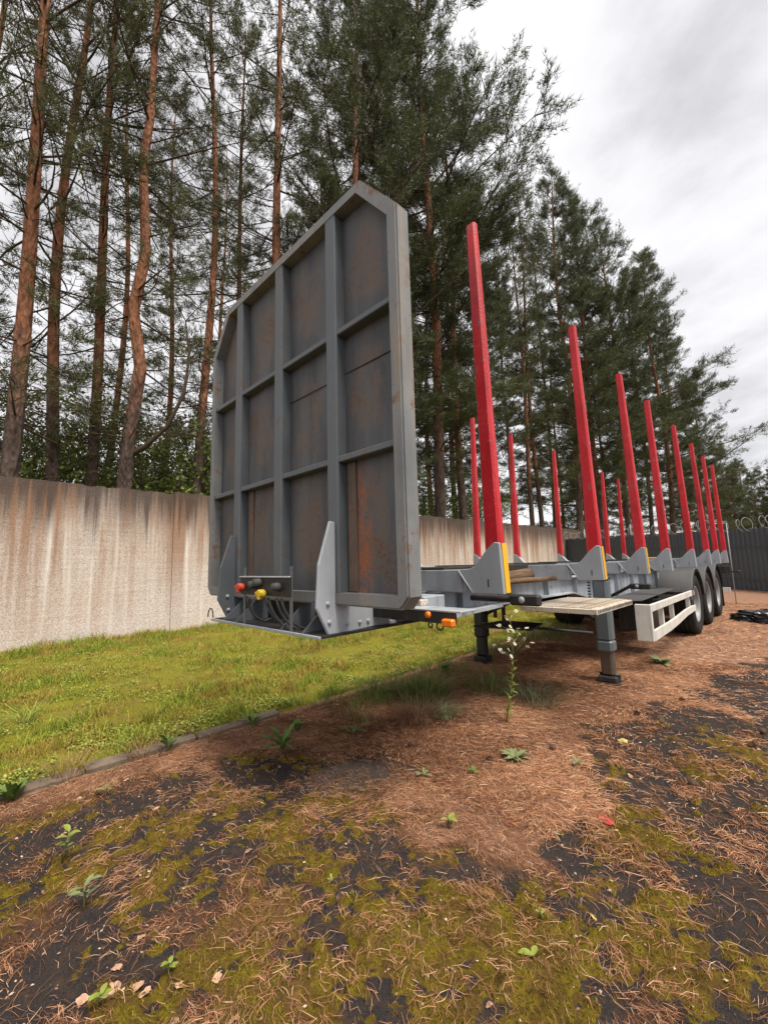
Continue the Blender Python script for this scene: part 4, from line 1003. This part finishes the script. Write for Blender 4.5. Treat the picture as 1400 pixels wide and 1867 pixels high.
M_moss = Mat('moss_tips'); M_moss = M_moss.done(M_moss.mix(M_moss.ramp(M_moss.noise(7, 3, .6), [(.42, 0.0), (.62, 1.0)]), M_moss.mix(M_moss.island(), (.09, .075, .009), (.25, .205, .020)), M_moss.mix(M_moss.island(), (.06, .036, .012), (.17, .10, .026))), .9, 0, .15)
tag(npmesh('moss', V, F, M_moss), 'olive green moss cushions on the asphalt', 'moss', kind='stuff')
# --- lawn grass
N = 300000
x = -3.80 - 6.1 * RNG.random(N) ** 1.25; y = -1.0 + 17 * RNG.random(N) ** 1.35
P = np.stack([x, y, np.full(N, .2)], 1); ok = in_view(P, 350); x, y = x[ok], y[ok]
cl = fbm(x, y, 1.5, 66) * .6 + fbm(x, y, 5, 68) * .4; ok = RNG.random(len(x)) < sst(cl, .34, .56); x, y, cl = x[ok], y[ok], cl[ok]
wallside = sst(-x, 8.6, 9.8)
V, F = blades(x, y, lawn_z(x, y) - .006, .034 + .06 * sst(cl, .5, .7) + .13 * wallside * fbm(x, y, 3, 99) + .08 * (fbm(x, y, 7, 98) > .66), .0062, .75, 2)
m = Mat('lawn_grass'); rr = m.island(); cn = m.noise(2.2, 5, .65)
c = m.mix(rr, (.095, .140, .015), (.33, .37, .045)); c = m.mix(m.ramp(cn, [(.43, 0.0), (.54, 1.0)]), m.mix(rr, (.17, .12, .024), (.42, .31, .06)), c)
M_grass = m.done(c, .7, 0, .25)
tag(npmesh('lawn_grass', V, F, M_grass), 'short yellow green grass of the lawn', 'grass', kind='stuff')
# clover and other low leaves in the lawn
N = 60000; x = -3.82 - 5.8 * RNG.random(N) ** 1.5; y = -.6 + 9 * RNG.random(N) ** 1.2; ok = in_view(np.stack([x, y, np.full(N, .2)], 1), 350) & (fbm(x, y, 2.6, 70) > .53); x, y = x[ok], y[ok]; n = len(x)
z = lawn_z(x, y) + RNG.uniform(.012, .04, n); a = RNG.uniform(0, 6.283, n); r_ = RNG.uniform(.006, .014, n); tl = RNG.normal(0, .3, (n, 2))
V = []
for q in range(5):
    t = a + q * 2 * np.pi / 5; dx, dy = np.cos(t) * r_, np.sin(t) * r_ * .7; V.append(np.stack([x + dx, y + dy, z + dx * tl[:, 0] + dy * tl[:, 1]], 1))
V = np.stack(V, 1).reshape(-1, 3)
tag(npmesh('lawn_clover', V, np.arange(len(V)).reshape(-1, 5), simple_mat('clover_leaf', (.12, .16, .022), (.32, .34, .07), .6)), 'small clover leaves scattered through the lawn', 'clover', kind='stuff')
# taller weedy grass under the trailer along the lawn edge
N = 9000; x = RNG.uniform(-3.85, -2.55, N); y = RNG.uniform(2.6, 8.5, N); dens = fbm(x, y, 1.7, 81); ok = RNG.random(N) < sst(dens - .35 * sst(x, -3.4, -2.6), .40, .58); x, y = x[ok], y[ok]
V, F = blades(x, y, gz(x, y) - .004, .15, .006, .95, 2)
tag(npmesh('rough_grass', V, F, simple_mat('rough_grass', (.07, .095, .022), (.22, .24, .07), .7)), 'dark rough grass growing under the trailer', 'grass', kind='stuff')
# --- bits of bark and twig among the needles, small pale chips
n = 6500; x = RNG.uniform(-3.6, .8, n); y = 0.1 + 8.5 * RNG.random(n) ** 1.4; z = gz(x, y); s = RNG.uniform(.002, .009, n) * (1 + .12 * y); a = RNG.uniform(0, 6.28, n)
base = np.array([[1, 0, 0], [0, .6, 0], [-1, 0, 0], [0, -.6, 0], [.1, 0, .45]]); ca, sa = np.cos(a), np.sin(a)
V = np.stack([np.stack([x + s * (ca * b[0] - sa * b[1]), y + s * (sa * b[0] + ca * b[1]), z + .002 + s * b[2]], 1) for b in base], 1).reshape(-1, 3); o = np.arange(n)[:, None] * 5
F = np.concatenate([o + np.array(f) for f in ((0, 1, 4), (1, 2, 4), (2, 3, 4), (3, 0, 4))], 0)
m = Mat('chips'); M_chip = m.done(m.ramp(m.island(), [(0, (.07, .04, .03)), (.55, (.26, .14, .09)), (.85, (.42, .28, .20)), (1, (.60, .50, .42))]), .8, 0, .25)
tag(npmesh('bark_chips', V, F, M_chip), 'small bark flakes and grit between the needles', 'bark chips', kind='stuff')
# --- curled twigs and needle clumps as bigger strands
VV = []; FF = []; pths = []
for q in range(60):
    x0, y0 = RNG.uniform(-3.5, .3), RNG.uniform(.15, 3.0)
    Lm, Mm = masks(np.array([x0]), np.array([y0]))
    if RNG.random() > .3 + .7 * Lm[0]: continue
    ln = RNG.uniform(.06, .17); a = RNG.uniform(0, 6.28); k_ = RNG.normal(0, 9); pts = []
    for s_ in np.linspace(0, 1, 7):
        pts.append((x0, y0, gz1(x0, y0) + .006 + .012 * math.sin(s_ * 3.1))); x0 += math.cos(a) * ln / 6; y0 += math.sin(a) * ln / 6; a += k_ * ln / 6
    pths.append((np.array(pts), np.full(7, RNG.uniform(.0012, .0024))))
V, F = tubes_np(pths, 4)
tag(npmesh('fallen_twigs', V, F, M_fallen), 'thin curled twigs lying among the needles', 'twigs', kind='stuff')

# ================================================================== PLANTS AND LEAVES
def leaf_mesh(name, L, W, mat, curl=.25, serr=0, n=7, fold=.15):
    V = []; F = []
    for i_ in range(n + 1):
        u = i_ / n; w = W * math.sin(math.pi * min(1, u * .96 + .02)) ** .75 * (.55 + .6 * u if serr else 1); w *= 1 + serr * (.45 if i_ % 2 else -.35)
        y_ = L * u; z = curl * L * (u - u * u * 1.15)
        V += [(-w / 2, y_, z + fold * w), (0, y_, z), (w / 2, y_, z + fold * w)]
    for i_ in range(n):
        a = i_ * 3; F += [(a, a + 1, a + 4, a + 3), (a + 1, a + 2, a + 5, a + 4)]
    b = MB().add(V, F, True); me = b.mesh(name); me.materials.append(mat); return me
M_green = paint('weed_leaf_green', (.10, .15, .035), .72, .4, .4, 0, spec=.25, dirtcol=(.16, .12, .04), scale=8)
M_lime = paint('weed_leaf_lime', (.20, .24, .04), .5, .2, .15, 0, dirtcol=(.3, .22, .06), scale=8)
M_dull = paint('weed_leaf_dull', (.17, .19, .08), .6, .3, .3, 0, scale=8)
M_stem = paint('plant_stem', (.14, .17, .05), .6, .2, .2, 0, scale=8)
M_dry = simple_mat('dry_grass', (.16, .085, .045), (.40, .25, .14), .85)
lm_long = leaf_mesh('leaf', .20, .040, M_green, .45, .6, 9); lm_round = leaf_mesh('leaf', .05, .026, M_lime, .3); lm_oval = leaf_mesh('leaf', .10, .045, M_green, .35); lm_dull = leaf_mesh('leaf', .06, .022, M_dull, .3, .3)
def rosette(loc, me, n, scale, label, group=None, tilt=(20, 65), name='weed', cat='weed'):
    r_ = empty(name, loc)
    for q in range(n):
        o = bpy.data.objects.new('leaf', me); COL.objects.link(o); o.parent = r_
        a = 2 * math.pi * q / n + random.uniform(-.4, .4); t = math.radians(random.uniform(*tilt)); s = scale * random.uniform(.7, 1.15)
        o.rotation_euler = (t, random.uniform(-.2, .2), a); o.scale = (s, s, s); o.location = (0, 0, .003)
    tag(r_, label, cat, group); return r_
def onground(x, y, dz=0): return (x, y, gz1(x, y) + dz)
rosette(onground(-3.02, 1.86), lm_long, 13, 1.15, 'largest dandelion rosette with toothed leaves on the needles below the headboard')
rosette(onground(-3.25, 2.15), lm_oval, 7, 1.3, 'broad leaved plantain tuft close behind the large dandelion rosette', tilt=(40, 75))
rosette(onground(-2.86, 2.44), lm_long, 8, .75, 'darker small dandelion rosette beyond the broad leaved tuft', tilt=(15, 40))
rosette((KERB_X + .10, .33, .02), lm_oval, 9, 1.5, 'large leaved dock plant growing against the kerb', tilt=(35, 75))
rosette((KERB_X + .09, 1.25, .03), lm_long, 9, .8, 'dark leafy weed clump rooted at the foot of the kerb', tilt=(35, 70))
rosette((KERB_X + .10, 1.95, .03), lm_long, 8, .8, 'leafy weed in the needles where the kerb disappears under moss', tilt=(30, 65))
def seedling(x, y, n, h, me, s, label):
    g = gz1(x, y); r_ = empty('seedling', (x, y, g)); lean = (random.uniform(-.02, .02), random.uniform(-.02, .02))
    MB().tube([(x, y, g - .01), (x + lean[0] * .4, y + lean[1] * .4, g + h * .5), (x + lean[0], y + lean[1], g + h)], [.0035, .003, .002], 6).build('stem', M_stem, r_)
    for q in range(n):
        o = bpy.data.objects.new('leaf', me); COL.objects.link(o); o.parent = r_; u = .35 + .65 * (q + 1) / n; sc = s * random.uniform(.75, 1.15)
        o.location = (lean[0] * u, lean[1] * u, h * u); o.rotation_euler = (math.radians(random.uniform(0, 35)), 0, q * 2.4 + random.uniform(-.3, .3)); o.scale = (sc,) * 3
    tag(r_, label, 'seedling'); return r_
seedling(-2.74, .45, 7, .13, lm_round, 1.0, 'taller lime green seedling with oval leaves on bare asphalt near the kerb')
seedling(-2.33, .47, 6, .10, lm_dull, 1.2, 'dull green sprout with a reddish leaf beside the taller lime seedling')
seedling(-1.50, 1.97, 3, .05, lm_round, 1.15, 'bright lime seedling with two raised leaves at the edge of the needle carpet')
seedling(-.85, 1.56, 2, .02, lm_round, 1.0, 'flat pair of pale yellow green leaves on the mossy asphalt')
seedling(-.87, 1.71, 3, .02, lm_round, .55, 'tiny yellow sprout close to the pale leaf pair')
seedling(-1.66, 1.26, 4, .02, lm_round, .42, 'tiny lime clover sprout alone in the moss')
seedling(-1.73, .61, 5, .035, lm_round, .7, 'small yellowing sprout with cupped leaves on dark asphalt')
seedling(-1.78, .41, 5, .04, lm_round, .8, 'yellow green sprout standing among crumpled pink leaves')
seedling(-1.72, 2.52, 4, .04, lm_oval, .45, 'little dark green sprout in the middle of the needle carpet')
seedling(-1.95, 2.28, 5, .03, lm_dull, 1.0, 'grey green creeping sprout on the needle carpet')
seedling(-3.30, .75, 6, .06, lm_dull, 1.1, 'thin pale weed in the swept needles along the kerb')
seedling(-1.25, 3.1, 5, .03, lm_dull, 1.0, 'low grey green weed near the edge of the bare asphalt')
rosette(onground(-1.45, 6.55), lm_dull, 26, 2.6, 'low leafy weed patch under the white side guard', tilt=(5, 45))
rosette(onground(-1.62, 2.92), lm_dull, 22, 1.7, 'flat pale herb patch on the needles before the flower stalk', tilt=(5, 30))
rosette(onground(-3.45, 4.55), lm_oval, 9, 1.5, 'broad pale leaves beside the dark landing leg', tilt=(30, 70))
# tall white flowered stalk
def flower_stalk():
    x, y = -1.99, 3.47; g = gz1(x, y); r_ = empty('flowering_weed', (x, y, g)); H_ = .92
    def c_(u): return (x + .06 * math.sin(u * 2.2) + .05 * u, y + .03 * math.sin(u * 3), g + H_ * u)
    MB().tube([c_(u) for u in np.linspace(0, 1, 10)], [.006 * (1 - .7 * u) for u in np.linspace(0, 1, 10)], 6).build('stem', M_stem, r_)
    M_pet = paint('white_petal', (.80, .79, .74), .6, .05, 0, 0); M_eye = paint('flower_eye', (.65, .45, .05), .7, .1, 0, 0)
    lf = leaf_mesh('leaf', .075, .022, M_lime, .3)
    for q in range(34):
        u = .04 + .58 * q / 34; p = c_(u); o = bpy.data.objects.new('leaf', lf); COL.objects.link(o); o.parent = r_
        o.location = (p[0] - x, p[1] - y, p[2] - g); o.rotation_euler = (math.radians(random.uniform(-5, 50)), 0, q * 2.4); s = random.uniform(.7, 1.2) * (1.1 - .5 * u); o.scale = (s,) * 3
    b = MB()
    for q in range(9):
        a = 2 * math.pi * q / 9; ca, sa = math.cos(a), math.sin(a); b.add([(0, 0, 0), (.014 * math.cos(a - .25), .014 * math.sin(a - .25), .003), (.021 * ca, .021 * sa, .001), (.014 * math.cos(a + .25), .014 * math.sin(a + .25), .003)], [(0, 1, 2, 3)])
    fm = b.mesh('flower'); fm.materials.append(M_pet); em = MB().lathe([(0, .007), (.004, .005), (.006, 0)], (0, 0, .002), 2, 8).mesh('flower_eye'); em.materials.append(M_eye)
    for q in range(30):
        u = .60 + .40 * random.random(); p = Vector(c_(u)); a = random.uniform(0, 6.28); l_ = random.uniform(.03, .12) * (1.35 - u) * 2; e_ = p + Vector((math.cos(a) * l_, math.sin(a) * l_, l_ * random.uniform(.3, .9)))
        MB().tube([p, (p + e_) / 2 + Vector((0, 0, -.006)), e_], .0016, 4).build('flower_stalk', M_stem, r_)
        o = bpy.data.objects.new('flower', fm); COL.objects.link(o); o.parent = r_; o.location = e_ - Vector((x, y, g)); o.rotation_euler = (random.uniform(-.9, .9), random.uniform(-.9, .9), a)
        o2 = bpy.data.objects.new('flower_eye', em); COL.objects.link(o2); o2.parent = o
    tag(r_, 'tall slender weed with small white daisy flowers beside the trailer', 'wildflower')
flower_stalk()
# grass tussocks
def tussock(x, y, n, h, w, mat, label, lean=.9, R=.12, z=None):
    g = gz1(x, y) if z is None else z; r_ = empty('grass_tuft', (x, y, g)); rr = R * np.sqrt(RNG.random(n)); a = RNG.uniform(0, 6.28, n); dx, dy = rr * np.cos(a), rr * np.sin(a)
    hh = h * RNG.uniform(.6, 1.2, n); ld = np.stack([dx / R + RNG.normal(0, .5, n), dy / R + RNG.normal(0, .5, n)], 1) * (lean * hh)[:, None]
    s = np.stack([-np.sin(a), np.cos(a), np.zeros(n)], 1) * w / 2; P = np.stack([dx, dy, np.zeros(n)], 1); V = []
    for t in (0, .35, .7, 1.0):
        q = P + np.stack([ld[:, 0] * t ** 1.7, ld[:, 1] * t ** 1.7, hh * (t - .35 * t ** 3)], 1); k_ = 1 - .85 * t; V += [q - s * k_, q + s * k_]
    V = np.stack(V, 1).reshape(-1, 3); o = np.arange(n)[:, None] * 8
    F = np.concatenate([o + np.array([2 * j, 2 * j + 1, 2 * j + 3, 2 * j + 2]) for j in range(3)], 0)
    ob = npmesh('grass_blades', V, F, mat, r_); tag(r_, label, 'grass tuft'); return r_
M_tus = simple_mat('tussock_grass', (.08, .115, .028), (.25, .29, .085), .7); M_tus2 = simple_mat('tussock_pale', (.11, .15, .07), (.27, .31, .16), .7); M_tus3 = simple_mat('tussock_lawn', (.14, .20, .04), (.34, .38, .10), .7)
tussock(-3.0, 3.55, 520, .36, .008, M_tus, 'long dark green grass tussock under the trailer, wider than its neighbours', R=.28)
tussock(-3.35, 3.25, 340, .28, .007, M_tus, 'dark grass tussock between the long tussock and the lawn', R=.22)
tussock(-2.62, 4.3, 200, .24, .006, M_tus, 'sparse shaded grass tuft deeper under the trailer', R=.3)
tussock(-2.05, 4.15, 170, .24, .005, M_tus2, 'thin straggling grass tuft behind the white flowered weed', R=.25)
tussock(-2.50, 3.25, 200, .17, .006, M_tus2, 'small pale bluish grass tuft beside the dry straw clump', R=.10)
tussock(-2.62, 3.02, 420, .24, .005, M_dry, 'dry brown straw clump leaning on the needles', lean=1.1, R=.13)
tussock(-5.15, .52, 46, .26, .008, M_tus3, 'tall light green grass tuft standing alone in the lawn near the kerb', R=.07, z=float(lawn_z(-5.15, .52)))
tussock(-4.85, .22, 30, .22, .008, M_tus3, 'shorter light green grass tuft leaning over in the lawn near the kerb', R=.06, z=float(lawn_z(-4.85, .22)))
tussock(KERB_X + .05, 1.05, 90, .12, .005, M_dry, 'dry grass tuft hanging over the kerb edge', R=.09, z=.05)
tussock(KERB_X - .02, .62, 110, .11, .005, M_dry, 'brown withered grass spilling over the kerb stones', R=.14, z=.08)
for q in range(16):
    y_ = -.1 + q * .19 + random.uniform(-.06, .06); x_ = KERB_X + random.choice((.075, .06, -.075)); zz = .045 if x_ < KERB_X else .01
    tussock(x_, y_, random.randint(35, 80), random.uniform(.07, .13), .005, random.choice((M_dry, M_tus3, M_tus)), 'small mixed grass tuft growing along the weathered kerb', R=random.uniform(.05, .10), z=zz)['group'] = 'grass tufts along the kerb'
# fallen leaves, crumpled
def crumple(seed, L, W, mat):
    rng = np.random.default_rng(seed); V = []; F = []; n = 6; mm = 4
    for i_ in range(n + 1):
        for j in range(mm + 1):
            u = i_ / n; v = j / mm * 2 - 1; w = W / 2 * math.sin(math.pi * (u * .9 + .05)) ** .6 * (1 + rng.normal(0, .12))
            V.append((v * w + rng.normal(0, .02 * L), L * (u - .5) + rng.normal(0, .015 * L), .10 * L * v * math.sin(seed * 2.1) + .07 * L * math.sin(u * 5 + seed) + rng.normal(0, .05 * L) + .12 * L))
    for i_ in range(n):
        for j in range(mm): a = i_ * (mm + 1) + j; F.append((a, a + 1, a + mm + 2, a + mm + 1))
    b = MB().add(V, F, True); me = b.mesh('fallen_leaf'); me.materials.append(mat); return me
M_tan = paint('dead_leaf_pink_tan', (.50, .30, .20), .75, .3, .4, 0, dirtcol=(.22, .11, .06), scale=12); M_yl = paint('dead_leaf_yellow', (.52, .42, .12), .7, .2, .3, 0, dirtcol=(.25, .15, .05), scale=12); M_rd = paint('red_scrap', (.46, .055, .045), .7, .25, .3, 0, scale=14); M_br = paint('dead_leaf_brown', (.30, .17, .105), .8, .3, .3, 0, scale=12)
LM = {'tan': [crumple(s, .045, .042, M_tan) for s in (1, 2, 3)], 'yellow': [crumple(s, .055, .035, M_yl) for s in (4, 5)], 'brown': [crumple(s, .06, .04, M_br) for s in (6, 7)], 'red': [crumple(9, .08, .045, M_rd)]}
def fallen(kind, x, y, s, label, group=None, z=None):
    o = bpy.data.objects.new('fallen_leaf', random.choice(LM[kind])); COL.objects.link(o)
    o.location = (x, y, (gz1(x, y) if z is None else z) + .001); o.rotation_euler = (random.uniform(-.25, .25), random.uniform(-.25, .25), random.uniform(0, 6.28)); o.scale = (s, s, s * random.uniform(.6, 1.1))
    tag(o, label, 'leaf', group)
for k_, (x_, y_, s_) in enumerate(((-1.88, .39, .9), (-1.84, .47, 1.1), (-1.77, .52, 1.15), (-1.71, .53, .9), (-1.93, .50, .8), (-1.80, .44, 1.0), (-1.65, .62, .8), (-2.0, .60, .7), (-1.58, .72, .7))): fallen('tan', x_, y_, s_, 'crumpled pinkish tan leaf in the heap on dark asphalt', 'pink tan leaves in a heap')
for x_, y_, s_ in ((-2.92, .93, 1.0), (-2.93, .68, .9), (-3.14, 1.01, .8), (-2.6, 1.15, .6), (-3.3, .45, .8), (-3.4, .62, .8), (-3.2, .3, .9), (-3.45, .9, .7), (-3.05, .5, .7)): fallen('tan', x_, y_, s_, 'single pinkish tan leaf on the swept needles near the kerb', 'leaves near the kerb')
for x_, y_, s_ in ((-1.14, 3.74, 1.4), (-1.8, 2.2, .7), (-1.35, 2.9, .7), (-.75, 1.9, .6), (-2.2, 3.0, .8)): fallen('yellow', x_, y_, s_, 'yellowish fallen leaf on the needle carpet', 'yellow fallen leaves')
for q in range(46):
    x_ = random.uniform(-3.5, -.2); y_ = .3 + 6.5 * random.random() ** 1.3; fallen('brown', x_, y_, random.uniform(.45, .9), 'small brown leaf scrap among the needles', 'brown leaf scraps')
fallen('red', -.90, 2.57, 1.25, 'largest red paint scrap lying on bare asphalt'); fallen('red', -1.27, 2.22, .8, 'smaller red scrap in the moss at the edge of the needles'); fallen('red', -2.85, 1.83, .5, 'tiny red scrap beside the dandelion rosette')
fallen('red', -1.06, 2.48, .45, 'tiny red scrap close to the largest red scrap')
M_paper = paint('white_paper', (.78, .78, .76), .7, .05, .1, 0); LM['white'] = [crumple(12, .07, .05, M_paper)]
fallen('white', -4.0, .24, .8, 'white paper scrap on the lawn by the kerb', z=float(lawn_z(-4.0, .24))); bpy.context.view_layer.update()
# crumpled black bag on the yard
rng = np.random.default_rng(5); bm = bmesh.new(); bmesh.ops.create_icosphere(bm, subdivisions=4, radius=1)
for v in bm.verts:
    c_ = v.co; k_ = 1 + .35 * math.sin(c_.x * 5 + 1) * math.sin(c_.y * 6) + .16 * math.sin(c_.x * 15 + c_.z * 11) * math.sin(c_.y * 13) + rng.normal(0, .035)
    v.co = Vector((c_.x * k_ * .42, c_.y * k_ * .30, max(-.02, c_.z * k_ * .14 + .07)))
me = bpy.data.meshes.new('plastic_bag'); bm.to_mesh(me); bm.free(); M_bag = paint('black_plastic', (.012, .012, .014), .28, .3, .2, 0, spec=.5); me.materials.append(M_bag)
o = bpy.data.objects.new('plastic_bag', me); COL.objects.link(o); o.location = (-.66, 11.3, gz1(-.66, 11.3)); tag(o, 'crumpled black plastic sheet lying on the yard near the wheels', 'plastic sheet')
# pine cones near the wheels on the asphalt
M_cone = paint('pine_cone', (.10, .055, .035), .8, .3, .3, 0, scale=12)
b = MB(); V = []
for r_ in range(7):
    u = r_ / 6; R_ = .019 * math.sin(math.pi * (.12 + u * .82)) + .003
    for q in range(8):
        a = 2 * math.pi * (q + .5 * (r_ % 2)) / 8; ca, sa = math.cos(a), math.sin(a); z = .05 * u
        b.add([(R_ * .5 * ca, R_ * .5 * sa, z), (R_ * math.cos(a - .35), R_ * math.sin(a - .35), z + .004), (R_ * 1.25 * ca, R_ * 1.25 * sa, z + .010), (R_ * math.cos(a + .35), R_ * math.sin(a + .35), z + .004)], [(0, 1, 2, 3)])
b.tube([(0, 0, -.002), (0, 0, .055)], .009, 6); cm = b.mesh('pine_cone'); cm.materials.append(M_cone)
for x_, y_ in ((-.35, 4.55), (-.42, 4.2), (-.95, 5.1), (-1.75, 2.75), (-1.2, 4.4), (-.62, 3.3), (-1.45, 3.2), (-2.3, 2.6)):
    o = bpy.data.objects.new('pine_cone', cm); COL.objects.link(o); o.location = (x_, y_, gz1(x_, y_) + .018); o.rotation_euler = (math.pi / 2, 0, random.uniform(0, 6.28)); tag(o, 'small dark pine cone lying on the ground beside the trailer', 'pine cone', 'pine cones on the ground')
